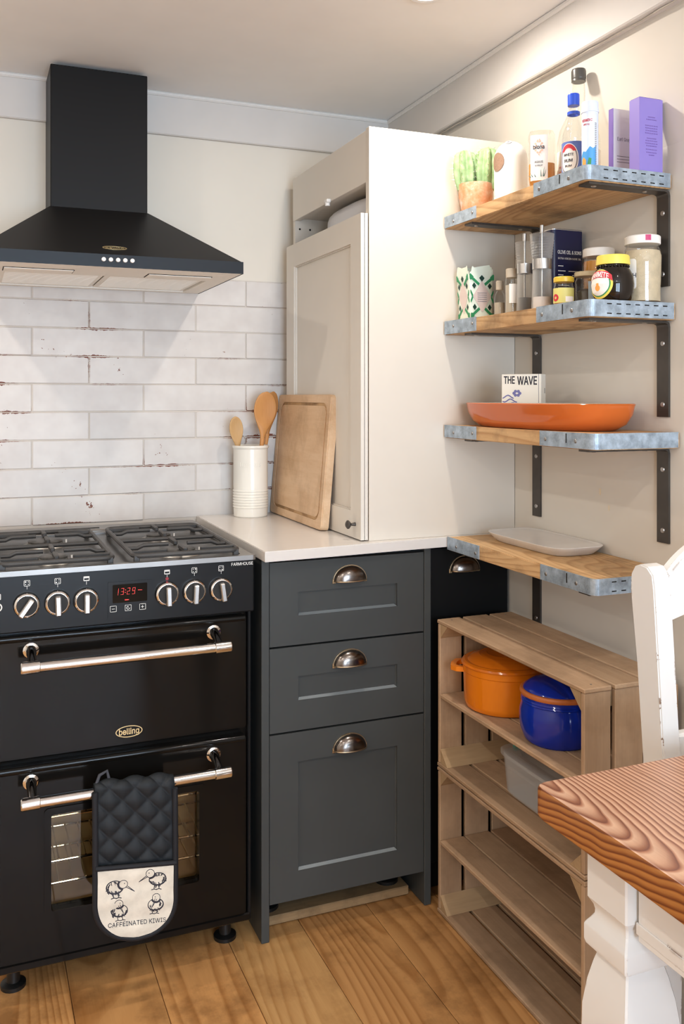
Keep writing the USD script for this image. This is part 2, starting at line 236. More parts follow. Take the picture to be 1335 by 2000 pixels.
# ------------------------------------------------------------------ naming, things, parts
taken = {}
def numbered(parent, name):
    k = (parent, name); n = taken.get(k, 0); taken[k] = n + 1
    return name if n == 0 else f'{name}_{n:03d}'
LOC = {}
def thing(name, label, cat, loc=(0, 0, 0), group=None, kind=None):
    p = '/World/' + numbered('/World', name)
    x = UsdGeom.Xform.Define(stage, p); x.AddTranslateOp().Set(Gf.Vec3d(*map(float, loc)))
    tag(x.GetPrim(), label, cat, group, kind); LOC[p] = np.array(loc, float)
    return p
def tag(pr, label=None, cat=None, group=None, kind=None):
    for k, v in (('label', label), ('category', cat), ('group', group), ('kind', kind)):
        if v: pr.SetCustomDataByKey(k, v)
def part(parent, name, mesh, m, smooth=35, label=None, uv=None, kind=None):
    """mesh is in world coordinates; it becomes a child of the thing (or of one of its parts)."""
    p = parent + '/' + numbered(parent, name)
    loc = LOC[parent]; LOC[p] = loc
    if isinstance(mesh, (list, tuple)) and not (len(mesh) == 2 and isinstance(mesh[0], np.ndarray)): mesh = join(mesh)
    v, f, nr = None, None, None
    if hasattr(mesh, 'to_mesh'):
        mm = mesh.to_mesh(); mesh = trimesh.Trimesh(np.array(mm.vert_properties[:, :3], float), np.array(mm.tri_verts), process=False)
    if isinstance(mesh, tuple): mesh = trimesh.Trimesh(mesh[0], quads(mesh[1]), process=False)
    mesh = mesh.copy(); mesh.apply_translation(-loc)
    pr = usdkit.mesh(stage, p, mesh, M[m] if isinstance(m, str) else m, smooth=smooth if uv is None else False, uv=uv).GetPrim()
    tag(pr, label=label, kind=kind)
    return p
def quads(f):
    f = np.asarray(f); return np.vstack([f[:, [0, 1, 2]], f[:, [0, 2, 3]]]) if f.shape[1] == 4 else f
def solo(name, label, cat, mesh, m, smooth=35, group=None, kind=None):
    p = '/World/' + numbered('/World', name)
    if isinstance(mesh, list): mesh = join(mesh)
    pr = usdkit.mesh(stage, p, mesh, M[m] if isinstance(m, str) else m, smooth=smooth).GetPrim()
    tag(pr, label, cat, group, kind); LOC[p] = np.zeros(3); return p
def struct(name, mesh, m, smooth=35): return solo(name, None, None, mesh, m, smooth, kind='structure')
def join(ms): return trimesh.util.concatenate([to_tm(m) for m in ms])
def to_tm(m):
    if hasattr(m, 'to_mesh'):
        mm = m.to_mesh(); return trimesh.Trimesh(np.array(mm.vert_properties[:, :3], float), np.array(mm.tri_verts), process=False)
    return m

# ------------------------------------------------------------------ mesh helpers (all in world metres)
def bx(x0, x1, y0, y1, z0, z1, c=0.0):
    x0, x1, y0, y1, z0, z1 = min(x0, x1), max(x0, x1), min(y0, y1), max(y0, y1), min(z0, z1), max(z0, z1)
    if c <= 0:
        m = trimesh.creation.box((x1 - x0, y1 - y0, z1 - z0)); m.apply_translation(((x0 + x1) / 2, (y0 + y1) / 2, (z0 + z1) / 2)); return m
    c = min(c, (x1 - x0) / 2.2, (y1 - y0) / 2.2, (z1 - z0) / 2.2)
    pts = []
    for sx in (0, 1):
        for sy in (0, 1):
            for sz in (0, 1):
                p = np.array([(x0, x1)[sx], (y0, y1)[sy], (z0, z1)[sz]], float); d = np.array([1 - 2 * sx, 1 - 2 * sy, 1 - 2 * sz]) * c
                for k in range(3):
                    q = p + d; q[k] = p[k]; pts.append(q)
    return trimesh.convex.convex_hull(np.array(pts))
def man(m):
    m = to_tm(m); return m3.Manifold(m3.Mesh(np.asarray(m.vertices, np.float32), np.asarray(m.faces, np.uint32)))
def lathe(prof, at=(0, 0, 0), n=40, axis='z'):
    m = trimesh.creation.revolve(np.array(prof, float), sections=n)
    if axis == 'y': m.apply_transform(trimesh.transformations.rotation_matrix(math.pi / 2, (1, 0, 0)))      # profile z -> -y
    if axis == 'x': m.apply_transform(trimesh.transformations.rotation_matrix(math.pi / 2, (0, 1, 0)))
    m.apply_translation(at); return m
def cyl(p0, p1, r, n=20, r1=None):
    p0, p1 = np.array(p0, float), np.array(p1, float); r1 = r if r1 is None else r1
    return tube([p0, p1], [r, r1], n)
def tube(pts, r, n=12, closed=False):
    pts = np.array(pts, float); k = len(pts); r = np.full(k, r) if np.ndim(r) == 0 else np.array(r)
    t = np.zeros_like(pts)
    for i in range(k):
        a = pts[(i - 1) % k] if (closed or i > 0) else pts[i]; b = pts[(i + 1) % k] if (closed or i < k - 1) else pts[i]
        t[i] = (b - a) / (np.linalg.norm(b - a) + 1e-12)
    u = np.cross(t[0], (0, 0, 1) if abs(t[0][2]) < 0.9 else (1, 0, 0)); u /= np.linalg.norm(u)
    V = []
    for i in range(k):
        u = u - t[i] * u.dot(t[i]); u /= np.linalg.norm(u); w = np.cross(t[i], u)
        for j in range(n):
            a = 2 * math.pi * j / n; V.append(pts[i] + r[i] * (math.cos(a) * u + math.sin(a) * w))
    F = []
    for i in range(k if closed else k - 1):
        i2 = (i + 1) % k
        for j in range(n):
            j2 = (j + 1) % n; F += [(i * n + j, i * n + j2, i2 * n + j2), (i * n + j, i2 * n + j2, i2 * n + j)]
    if not closed:
        V += [pts[0], pts[-1]]; a, b = len(V) - 2, len(V) - 1
        for j in range(n):
            j2 = (j + 1) % n; F += [(a, j2, j), (b, (k - 1) * n + j, (k - 1) * n + j2)]
    m = trimesh.Trimesh(np.array(V), np.array(F), process=False)
    if m.volume < 0: m.invert()
    return m
def loft(rings):
    """closed rings (k x n x 3) joined and capped"""
    rings = np.array(rings, float); k, n = rings.shape[:2]
    V = list(rings.reshape(-1, 3)); F = []
    for i in range(k - 1):
        for j in range(n):
            j2 = (j + 1) % n; F += [(i * n + j, i * n + j2, (i + 1) * n + j2), (i * n + j, (i + 1) * n + j2, (i + 1) * n + j)]
    V += [rings[0].mean(0), rings[-1].mean(0)]; a, b = len(V) - 2, len(V) - 1
    for j in range(n):
        j2 = (j + 1) % n; F += [(a, j2, j), (b, (k - 1) * n + j, (k - 1) * n + j2)]
    m = trimesh.Trimesh(np.array(V), np.array(F), process=False)
    if m.volume < 0: m.invert()
    return m
def sell(rx, ry, e=2.0, n=48):
    a = np.linspace(0, 2 * math.pi, n, endpoint=False)
    c, s = np.cos(a), np.sin(a)
    return np.stack([rx * np.sign(c) * np.abs(c) ** (2 / e), ry * np.sign(s) * np.abs(s) ** (2 / e)], 1)
def ext(poly, h):
    gs = [g for g in getattr(poly, 'geoms', [poly]) if g.area > 1e-10]
    return trimesh.util.concatenate([trimesh.creation.extrude_polygon(g, h, engine='earcut') for g in gs])
def place(m, o, right, up):
    """local x -> right, y -> up, z -> right x up; moved to o"""
    r, u = np.array(right, float), np.array(up, float); r /= np.linalg.norm(r); u /= np.linalg.norm(u)
    T = np.eye(4); T[:3, 0], T[:3, 1], T[:3, 2], T[:3, 3] = r, u, np.cross(r, u), o
    m = m.copy(); m.apply_transform(T); return m
def front(poly, y, h):
    """a polygon given in (x, z), facing the camera side (-y); its front face lies at y - h"""
    return place(ext(poly, h), (0, y, 0), (1, 0, 0), (0, 0, 1))
def side(poly, x, h):
    """a polygon given in (-y, z) facing -x"""
    return place(ext(poly, h), (x, 0, 0), (0, -1, 0), (0, 0, 1))
def top(poly, z, h):
    m = ext(poly, h); m.apply_translation((0, 0, z)); return m
def text(s, h, depth=0.0006, bold=False, width=None, centre=True):
    m = meshkit.text_mesh(s, h, depth, bold)
    b = m.bounds
    if width: m.apply_scale((width / (b[1, 0] - b[0, 0]), 1, 1)); b = m.bounds
    if centre: m.apply_translation((-(b[0, 0] + b[1, 0]) / 2, -h / 2, 0))
    return m
def wrap(m, c, r, ang, z):
    """bends a flat print (x right, y up, z out) round a vertical cylinder of radius r at c, its middle facing the angle ang"""
    m = m.copy()
    if len(m.faces) < 4000:
        v, f = trimesh.remesh.subdivide_to_size(m.vertices, m.faces, max(r * 0.25, 0.004)); m = trimesh.Trimesh(v, f, process=False)
    v = m.vertices; a = ang + v[:, 0] / r; rr = r + v[:, 2]
    m.vertices = np.stack([c[0] + rr * np.cos(a), c[1] + rr * np.sin(a), z + v[:, 1]], 1)
    return m
def rrect(x0, x1, y0, y1, r, seg=6):
    return sbox(x0 + r, y0 + r, x1 - r, y1 - r).buffer(r, quad_segs=seg)
def label_patch(c, r, ang, wid, z0, z1, out=0.0004, n=14):
    """a curved label on a cylinder"""
    a = np.linspace(ang - wid / 2, ang + wid / 2, n); V = []; 
    for rr in (r + out, r + 0.00005):
        for zz in (z0, z1):
            V += [(c[0] + rr * math.cos(t), c[1] + rr * math.sin(t), zz) for t in a]
    F = []
    def strip(i, j, flip):
        for k in range(n - 1):
            q = (i * n + k, i * n + k + 1, j * n + k + 1, j * n + k)
            if flip: q = q[::-1]
            F.append((q[0], q[1], q[2])); F.append((q[0], q[2], q[3]))
    strip(0, 1, False); strip(2, 3, True); strip(1, 3, False); strip(0, 2, True)
    for k, fl in ((0, True), (n - 1, False)):
        q = (k, n + k, 3 * n + k, 2 * n + k); q = q[::-1] if fl else q
        F += [(q[0], q[1], q[2]), (q[0], q[2], q[3])]
    return trimesh.Trimesh(np.array(V), np.array(F), process=False)
CAMANG = math.atan2(CAM[1] + 0.9, CAM[0] + 0.05)      # the way a shelf item faces when it faces the room
# ================================================================== THE SETTING
fl = thing('floor', None, None, kind='structure')
part(fl, 'subfloor', bx(LEFT, W, REAR, 0, -0.05, -0.012), 'dark', smooth=False)
rng = random.Random(3)
k = 0; x = -0.32 + 2 * 0.178
while x > LEFT:
    xa, xb = x - 0.178, min(x, W); cuts = [0.0]
    yy = -rng.uniform(1.2, 1.9) if k not in (2, 3, 4, 5) else (-2.3 + 0.3 * (k % 2))
    while yy > REAR + 0.3: cuts.append(yy); yy -= rng.uniform(1.3, 2.0)
    cuts.append(REAR)
    if xb - xa > 0.01:
        for a, b in zip(cuts[:-1], cuts[1:]):
            part(fl, 'plank', bx(max(xa, LEFT) + 0.0006, xb - 0.0006, b + 0.0005, a - 0.0005, -0.02, rng.uniform(-0.0006, 0.0), 0.0012), M['oak'][rng.randrange(3)], smooth=False)
    x -= 0.178; k += 1
struct('ceiling', bx(LEFT - 0.1, W + 0.1, REAR - 0.1, 0.1, H, H + 0.08), 'ceiling', False)
# back wall with its tiled splashback
P_, TW, X0, ZW = 0.0775, 0.302, -1.0709, 0.9036
wb = thing('wall_back', None, None, kind='structure')
part(wb, 'plaster', bx(LEFT - 0.1, W + 0.12, 0.012, 0.12, -0.05, H), 'wall', smooth=False)
part(wb, 'upper_plaster', bx(LEFT, W + 0.1, 0.002, 0.013, ZW + 9 * P_, H), 'wall', smooth=False)
part(wb, 'grout', bx(-1.95, W, -0.0018, 0.013, 0.86, ZW + 9 * P_ + 0.001), 'grout', smooth=False)
for r in range(9):
    z0 = ZW + P_ * (8 - r) + 0.00125
    for c in range(-3, 4):
        xa = X0 + (TW if False else 0) + c * TW + (TW / 2 if r % 2 else 0) + 0.00125
        xb = xa + TW - 0.0025
        if xb < -1.9 or xa > -0.30: continue
        xe = min(xb, -0.325)
        if xe - xa < 0.02: continue
        pr = rng.uniform(0.0028, 0.0052); dz = rng.uniform(-0.0004, 0.0004)
        m = bx(xa, xe, -pr, 0.004, z0 + dz, z0 + 0.075 + dz, 0.0016)
        v = m.vertices; tl = rng.uniform(-0.0007, 0.0007); v[:, 1] += (v[:, 0] - xa) / TW * tl * (v[:, 1] < 0); m.vertices = v
        part(wb, 'tile', m, 'tile', uv=np.stack([v[:, 0] - xa, v[:, 2] - z0], 1))
# right wall: leans in a little towards the ceiling
wr = thing('wall_right', None, None, kind='structure')
poly = Polygon([(W, -0.05), (W, 1.76), (0.020, 2.0), (0.015, H), (W + 0.12, H), (W + 0.12, -0.05)])
m = ext(poly, abs(REAR) + 0.12); m = place(m, (0, 0.0, 0), (1, 0, 0), (0, 0, 1))
part(wr, 'plaster', m, 'wall_old', smooth=False)
for (yy, zz, sc) in ((-0.965, 1.045, 1.0), (-0.995, 1.012, 0.8)):
    part(wr, 'scuff', place(ext(affinity.scale(Point(0, 0).buffer(0.006), 0.55 * sc, 1.3 * sc), 0.0004), (W - 0.0003, yy, zz), (0, -1, 0), (0, 0, 1)), plain('plaster_scuff', '#dfcfb4', 0.8) if sc == 1.0 else stage.GetPrimAtPath(LOOKS + '/plaster_scuff') and UsdShade.Material.Get(stage, LOOKS + '/plaster_scuff'), smooth=False)
wl_ = thing('wall_left', None, None, kind='structure')
part(wl_, 'plaster', bx(LEFT - 0.12, LEFT, REAR - 0.1, 0.1, -0.05, H), 'wall', smooth=False)
wf = thing('wall_front', None, None, kind='structure')
a, b, c_, d = WINDOW
for m in (bx(LEFT - 0.1, a, REAR - 0.12, REAR, -0.05, H), bx(b, W + 0.1, REAR - 0.12, REAR, -0.05, H), bx(a, b, REAR - 0.12, REAR, -0.05, c_), bx(a, b, REAR - 0.12, REAR, d, H)):
    part(wf, 'plaster', m, 'wall', smooth=False)
wn = thing('window_1', None, None, kind='structure')
for q in ((a, a + 0.05, c_, d), (b - 0.05, b, c_, d), (a, b, c_, c_ + 0.05), (a, b, d - 0.05, d), ((a + b) / 2 - 0.025, (a + b) / 2 + 0.025, c_, d)):
    part(wn, 'frame_bar', bx(q[0], q[1], REAR - 0.09, REAR - 0.04, q[2], q[3], 0.004), 'white')
part(wn, 'pane', bx(a + 0.04, b - 0.04, REAR - 0.068, REAR - 0.064, c_ + 0.04, d - 0.04), 'windowglass', smooth=False)
part(wn, 'sill', bx(a - 0.04, b + 0.04, REAR - 0.05, REAR + 0.05, c_ - 0.03, c_, 0.006), 'white')
# painted boards round the top of the walls
t1 = thing('trim_1', None, None, kind='structure')
part(t1, 'board', bx(LEFT, 0.0, -0.012, 0.004, 2.009, H - 0.004, 0.003), 'board', smooth=False)
part(t1, 'bead', bx(LEFT, 0.0, -0.019, 0.0, H - 0.012, H, 0.004), 'white', smooth=False)
t2 = thing('trim_2', None, None, kind='structure')
m = bx(-0.003, 0.05, REAR, 0.0, 2.005, H - 0.004, 0.003)
v = m.vertices.copy(); v[:, 0] += np.where(v[:, 0] < 0.02, -0.0125 * (-v[:, 1]), 0).clip(-0.03, 0); v[:, 2] += np.where(v[:, 2] < 2.03, -0.0, 0); m.vertices = v
part(t2, 'board', m, 'board', smooth=False)
m = bx(-0.010, 0.05, REAR, 0.0, H - 0.013, H, 0.004)
v = m.vertices.copy(); v[:, 0] += np.where(v[:, 0] < 0.02, -0.0125 * (-v[:, 1]), 0).clip(-0.03, 0); m.vertices = v
part(t2, 'bead', m, 'white', smooth=False)
# a wandering hairline along the lower edge of the right-hand board
pts = [(0.012 + rng.uniform(-0.003, 0.002) - 0.008 * min(1, -y), y, 2.0035 - 0.001) for y in np.linspace(-0.1, -2.2, 40)]
part(t2, 'caulk_line', tube(pts, [0.0012 + 0.0010 * rng.random() for _ in pts], 6), plain('caulk', '#c4bbae', 0.9), smooth=60)
# downlights; the rear and far-left ones are unseen lamps added as fill
for i, (x, y) in enumerate(SPOTS):
    words = ['recessed ceiling downlight above the shelves and hob edge', 'recessed ceiling downlight left of the cooker hood', 'recessed ceiling downlight over the wooden table', 'recessed ceiling downlight in the middle of the room left of the table',
             'added unseen fill downlight nearest the left wall', 'added unseen fill downlight nearest the window', 'added unseen fill downlight in the far rear left of the room', 'added unseen fill downlight by the left wall behind the camera'][i]
    t = thing('ceiling_downlight', words, 'ceiling light', (x, y, H))
    part(t, 'trim_ring', lathe([(0.031, -0.001), (0.045, -0.001), (0.045, -0.004), (0.040, -0.007), (0.031, -0.006), (0.031, -0.001)], (x, y, H), 32), 'white')
    part(t, 'bulb', lathe([(0, -0.0015), (0.030, -0.0015), (0.030, -0.0045), (0, -0.0045)], (x, y, H), 24), 'lamp')
    L = UsdLux.DiskLight.Define(stage, t + '/lamp'); L.AddTranslateOp().Set(Gf.Vec3d(0, 0, -0.010)); L.CreateRadiusAttr(0.028)
    L.CreateColorAttr(Gf.Vec3f(1.0, 0.935, 0.85)); L.CreateIntensityAttr(SPOT_W / (math.pi * 0.028 ** 2))

# ================================================================== RANGE COOKER
CX0, CX1, CF = -1.192, -0.634, -0.64          # left, right, front plane of the doors
CC = (CX0 + CX1) / 2
ck = thing('range_cooker', 'black gas range cooker with two ovens, chrome door handles and a red clock', 'cooker', (CC, -0.32, 0))
yb = -0.045
part(ck, 'body', [bx(CX0 + 0.004, CX1 - 0.004, -0.40, yb, 0.06, 0.885), bx(CX0 + 0.004, CX0 + 0.02, -0.60, -0.40, 0.06, 0.885), bx(CX1 - 0.02, CX1 - 0.004, -0.60, -0.40, 0.06, 0.885),
                  bx(CX0 + 0.004, CX1 - 0.004, -0.61, -0.40, 0.40, 0.885), bx(CX0 + 0.004, CX1 - 0.004, -0.605, -0.40, 0.06, 0.165), bx(CX0 + 0.02, CX0 + 0.06, -0.60, -0.40, 0.16, 0.41), bx(CX1 - 0.06, CX1 - 0.02, -0.60, -0.40, 0.16, 0.41)], 'enamel', smooth=False)
for x in (CX0 + 0.0005, CX1 - 0.0065):
    part(ck, 'side_panel', bx(x, x + 0.006, -0.607, yb, 0.062, 0.884, 0.001), 'panelblack', smooth=False)
part(ck, 'plinth', bx(CX0 + 0.004, CX1 - 0.004, -0.632, -0.56, 0.068, 0.086, 0.003), 'enamel')
for x in (CX0 + 0.05, CX1 - 0.045):
    for y in (-0.56, -0.10):
        part(ck, 'foot', lathe([(0, 0), (0.026, 0), (0.026, 0.008), (0.014, 0.012), (0.012, 0.062), (0, 0.062)], (x, y, 0), 20), 'plastic_black')
# oven cavity seen through the lower glass
part(ck, 'oven_cavity', [bx(CX0 + 0.06, CX1 - 0.06, -0.402, -0.398, 0.165, 0.40), bx(CX0 + 0.06, CX0 + 0.064, -0.60, -0.40, 0.165, 0.40), bx(CX1 - 0.064, CX1 - 0.06, -0.60, -0.40, 0.165, 0.40), bx(CX0 + 0.06, CX1 - 0.06, -0.60, -0.40, 0.163, 0.167), bx(CX0 + 0.06, CX1 - 0.06, -0.60, -0.40, 0.399, 0.401)], 'ovenwall', smooth=False)
for z in (0.215, 0.262, 0.357):
    rk = [cyl((CX0 + 0.07, -0.585, z), (CX1 - 0.07, -0.585, z), 0.0032, 8), cyl((CX0 + 0.07, -0.42, z), (CX1 - 0.07, -0.42, z), 0.003, 8)]
    rk += [cyl((x, -0.587, z + 0.003), (x, -0.42, z + 0.003), 0.0018, 6) for x in np.arange(CX0 + 0.085, CX1 - 0.08, 0.028)]
    part(ck, 'oven_rack', rk, 'chrome')
# doors
def door(z0, z1, hole=None):
    sh = rrect(CX0 + 0.012, CX1 - 0.016, z0, z1, 0.006)
    if hole: sh = sh.difference(rrect(*hole, 0.006))
    m = front(sh, CF + 0.032, 0.026)
    c = front(sh.buffer(-0.006, join_style=2), CF + 0.008, 0.007)
    return [m, c]
d1 = part(ck, 'upper_door', door(0.509, 0.7625), 'enamel', smooth=False)
part(d1, 'rolled_edge', tube([(CX0 + 0.016, CF + 0.006, 0.757), (CX1 - 0.02, CF + 0.006, 0.757)], 0.008, 14), 'enamel')
WH = (-1.073, -0.757, 0.183, 0.388)
d2 = part(ck, 'lower_door', door(0.0885, 0.491, WH), 'enamel', smooth=False)
part(d2, 'rolled_edge', tube([(CX0 + 0.016, CF + 0.006, 0.4855), (CX1 - 0.02, CF + 0.006, 0.4855)], 0.008, 14), 'enamel')
fr = rrect(WH[0] - 0.012, WH[1] + 0.012, WH[2] - 0.012, WH[3] + 0.012, 0.01).difference(rrect(WH[0] + 0.002, WH[1] - 0.002, WH[2] + 0.002, WH[3] - 0.002, 0.006))
part(d2, 'window_frame', [front(fr, CF + 0.002, 0.004)], 'enamel', smooth=False)
part(d2, 'window_glass', front(rrect(WH[0], WH[1], WH[2], WH[3], 0.006), CF + 0.022, 0.004), 'ovenglass', smooth=False)
def handle(zc, y=-0.702):
    hx0, hx1 = -1.133, -0.704
    h = part(ck, 'door_handle', lathe([(0, 0.0), (0.0085, 0.0), (0.0105, 0.002), (0.0105, hx1 - hx0 - 0.002), (0.0085, hx1 - hx0), (0, hx1 - hx0)], (hx0, y, zc), 24, 'x'), 'chrome')
    for x0, x1 in ((hx0 - 0.001, hx0 + 0.036), (hx1 - 0.036, hx1 + 0.001)):
        part(h, 'end_cap', lathe([(0, 0), (0.0105, 0), (0.0125, 0.002), (0.0125, x1 - x0 - 0.002), (0.0112, x1 - x0), (0, x1 - x0)], (x0, y, zc), 24, 'x'), 'chrome')
    for x in (hx0 + 0.022, hx1 - 0.022):
        part(h, 'bracket', [tube([(x, y, zc), (x, y + 0.03, zc + 0.012), (x, CF, zc + 0.018)], [0.0085, 0.0085, 0.012], 14), lathe([(0, 0), (0.016, 0), (0.016, 0.003), (0.01, 0.006), (0, 0.006)], (x, CF + 0.002, zc + 0.018), 18, 'y')], 'chrome')
handle(0.7145); handle(0.4425)
# control panel
pz0, pz1 = 0.772, 0.892
part(ck, 'control_panel', bx(CX0, CX1, CF - 0.006, -0.58, pz0, pz1, 0.003), 'panelblack')
part(ck, 'side_trim', bx(CX1 - 0.010, CX1 - 0.002, CF + 0.012, -0.60, 0.07, pz0, 0.002), 'panelblack', smooth=False)
py = CF - 0.006
kn = [(-1.1198, -35), (-1.0594, 2), (-1.0018, 0), (-0.8316, 2), (-0.772, -3), (-0.7121, 8)]
for x, a in kn:
    z = 0.829
    kb = part(ck, 'control_knob', lathe([(0, 0), (0.0265, 0), (0.0265, 0.004), (0.0245, 0.011), (0.0225, 0.0125), (0.021, 0.0135), (0, 0.0135)], (x, py, z), 36, 'y'), 'chrome')
    part(kb, 'dial_face', lathe([(0, 0.0130), (0.0205, 0.0130), (0.0205, 0.0142), (0, 0.0142)], (x, py, z), 32, 'y'), M['dial'], label='dark brushed dial face')
    g = bx(-0.0058, 0.0058, -0.0235, 0.0175, 0.0, 0.019, 0.0022); g = place(g, (x, py - 0.0135, z), (math.cos(math.radians(a)), 0, math.sin(math.radians(a))), (-math.sin(math.radians(a)), 0, math.cos(math.radians(a))))
    part(kb, 'grip', g, 'steel2')
def icon(x, z, kind):
    ms = []
    o = 0.0062
    ring = rrect(x - o, x + o, z - o, z + o, 0.002)
    if kind == 'oven': sh = rrect(x - o, x + o, z - 0.005, z + 0.005, 0.0015).difference(sbox(x - o + 0.0015, z - 0.003, x + o - 0.0015, z + 0.001))
    else:
        sh = ring.difference(ring.buffer(-0.0011))
        for i in range(4):
            cx, cz = x + (-0.0026, 0.0026)[i % 2], z + (-0.0026, 0.0026)[i // 2]
            dot = Point(cx, cz).buffer(0.0016 if i == kind else 0.0011)
            sh = sh.union(dot)
    sh = sh.union(sbox(x - 0.0005, z - 0.0125, x + 0.0005, z - 0.006))
    return front(sh, py + 0.0001, 0.0005)
for ic in [icon(-1.119, 0.873, 2), icon(-1.0586, 0.8728, 0), icon(-1.0006, 0.8735, 'oven'), icon(-0.8308, 0.875, 'oven'), icon(-0.7708, 0.8745, 3), icon(-0.7106, 0.8745, 1),
                           front(Point(-1.1755, 0.8275).buffer(0.009).difference(Point(-1.1755, 0.8275).buffer(0.0065)), py + 0.0001, 0.0005), front(rrect(-1.183, -1.169, 0.843, 0.855, 0.002).difference(rrect(-1.1815, -1.1705, 0.8445, 0.8535, 0.001)), py + 0.0001, 0.0005)]:
    part(ck, 'panel_symbol', ic, 'print', smooth=False)
part(ck, 'red_marks', [front(Point(-0.8308, 0.8605).buffer(0.0035), py + 0.0001, 0.0006)], 'redspot', smooth=False)
dp = part(ck, 'clock_display', front(rrect(-0.957, -0.862, 0.784, 0.862, 0.003), py + 0.0005, 0.002), 'panelblack', smooth=False)
part(dp, 'display_window', front(rrect(-0.947, -0.874, 0.817, 0.856, 0.002), py - 0.0014, 0.0006), 'enamel', smooth=False)
# seven-segment digits
SEG = {'1': 'bc', '3': 'abgcd', '2': 'abged', '9': 'abcdfg'}
def digit(ch, x, z, w=0.0062, h=0.0145, t=0.0013):
    s = {'a': (x, z + h - t, x + w, z + h), 'g': (x, z + h / 2 - t / 2, x + w, z + h / 2 + t / 2), 'd': (x, z, x + w, z + t), 'b': (x + w - t, z + h / 2, x + w, z + h), 'c': (x + w - t, z, x + w, z + h / 2), 'f': (x, z + h / 2, x + t, z + h), 'e': (x, z, x + t, z + h / 2)}
    return [affinity.skew(sbox(*s[q]).buffer(-0.0002), xs=6, origin=(x, z)) for q in SEG[ch]]
segs = []
for ch, x in zip('1329', (-0.9415, -0.9305, -0.9175, -0.9065)): segs += digit(ch, x, 0.8335)
segs += [Point(-0.9205, 0.8385).buffer(0.0009), Point(-0.9198, 0.8435).buffer(0.0009), sbox(-0.894, 0.8408, -0.885, 0.8420), sbox(-0.9215, 0.8215, -0.913, 0.8235)]
part(dp, 'clock_digits', front(unary_union(segs), py - 0.0018, 0.0006), 'led', smooth=False)
bt = []
for i, x in enumerate((-0.9456, -0.9144, -0.8839)):
    s = rrect(x - 0.0068, x + 0.0068, 0.7985, 0.8115, 0.001); s = s.difference(s.buffer(-0.0009))
    if i == 0: s = s.union(sbox(x - 0.003, 0.8043, x + 0.003, 0.8055))
    if i == 1: s = s.union(Point(x, 0.805).buffer(0.0038).difference(Point(x, 0.805).buffer(0.0026)).difference(sbox(x, 0.805, x + 0.006, 0.811))).union(sbox(x - 0.0004, 0.805, x + 0.0006, 0.8085))
    if i == 2: s = s.union(sbox(x - 0.003, 0.8043, x + 0.003, 0.8055)).union(sbox(x - 0.0006, 0.802, x + 0.0006, 0.808))
    bt.append(front(s, py - 0.0013, 0.0007))
part(dp, 'button_symbols', bt, 'print', smooth=False)
def t_front(s, h, x, z, y, bold=False, width=None, d=0.0006):
    return place(text(s, h, d, bold, width), (x, y, z), (1, 0, 0), (0, 0, 1))
part(ck, 'panel_lettering', t_front('FARMHOUSE', 0.0066, -0.662, 0.8815, py + 0.0001, True, 0.050), 'print', smooth=False)
el = affinity.scale(Point(0, 0).buffer(1, quad_segs=24), 0.0285, 0.0125)
badge = el.difference(affinity.scale(Point(0, 0).buffer(1, quad_segs=24), 0.0265, 0.0107))
bdg = part(d1, 'badge', front(affinity.translate(badge, -0.9112, 0.5375), CF + 0.0012, 0.0012), 'goldprint', smooth=False)
part(d1, 'badge_lettering', t_front('belling', 0.0125, -0.9112, 0.5378, CF + 0.001, True, 0.043, 0.0008), 'goldprint', smooth=False)
# hob
hz = 0.893
hob = part(ck, 'hob_plate', [bx(CX0 - 0.002, CX1 + 0.002, CF - 0.012, yb, hz - 0.004, hz, 0.0015)], 'hobtray', smooth=False)
rim = rrect(CX0 - 0.002, CX1 + 0.002, CF - 0.014, yb, 0.008).difference(rrect(CX0 + 0.022, CX1 - 0.022, CF + 0.016, -0.16, 0.02))
part(ck, 'hob_rim', [top(rim, hz - 0.003, 0.008), top(rrect(CX0 - 0.002, CX1 + 0.002, CF - 0.016, CF + 0.0, 0.008), hz - 0.001, 0.009)], 'steel', smooth=30)
part(ck, 'back_vent', [bx(CX0, CX1, -0.135, yb, hz, 0.903, 0.003)], 'steel', smooth=30)
for x in (-1.105, -0.955, -0.80):
    part(ck, 'vent_slot', bx(x - 0.05, x + 0.05, -0.112, -0.096, 0.902, 0.9035), 'dark', smooth=False)
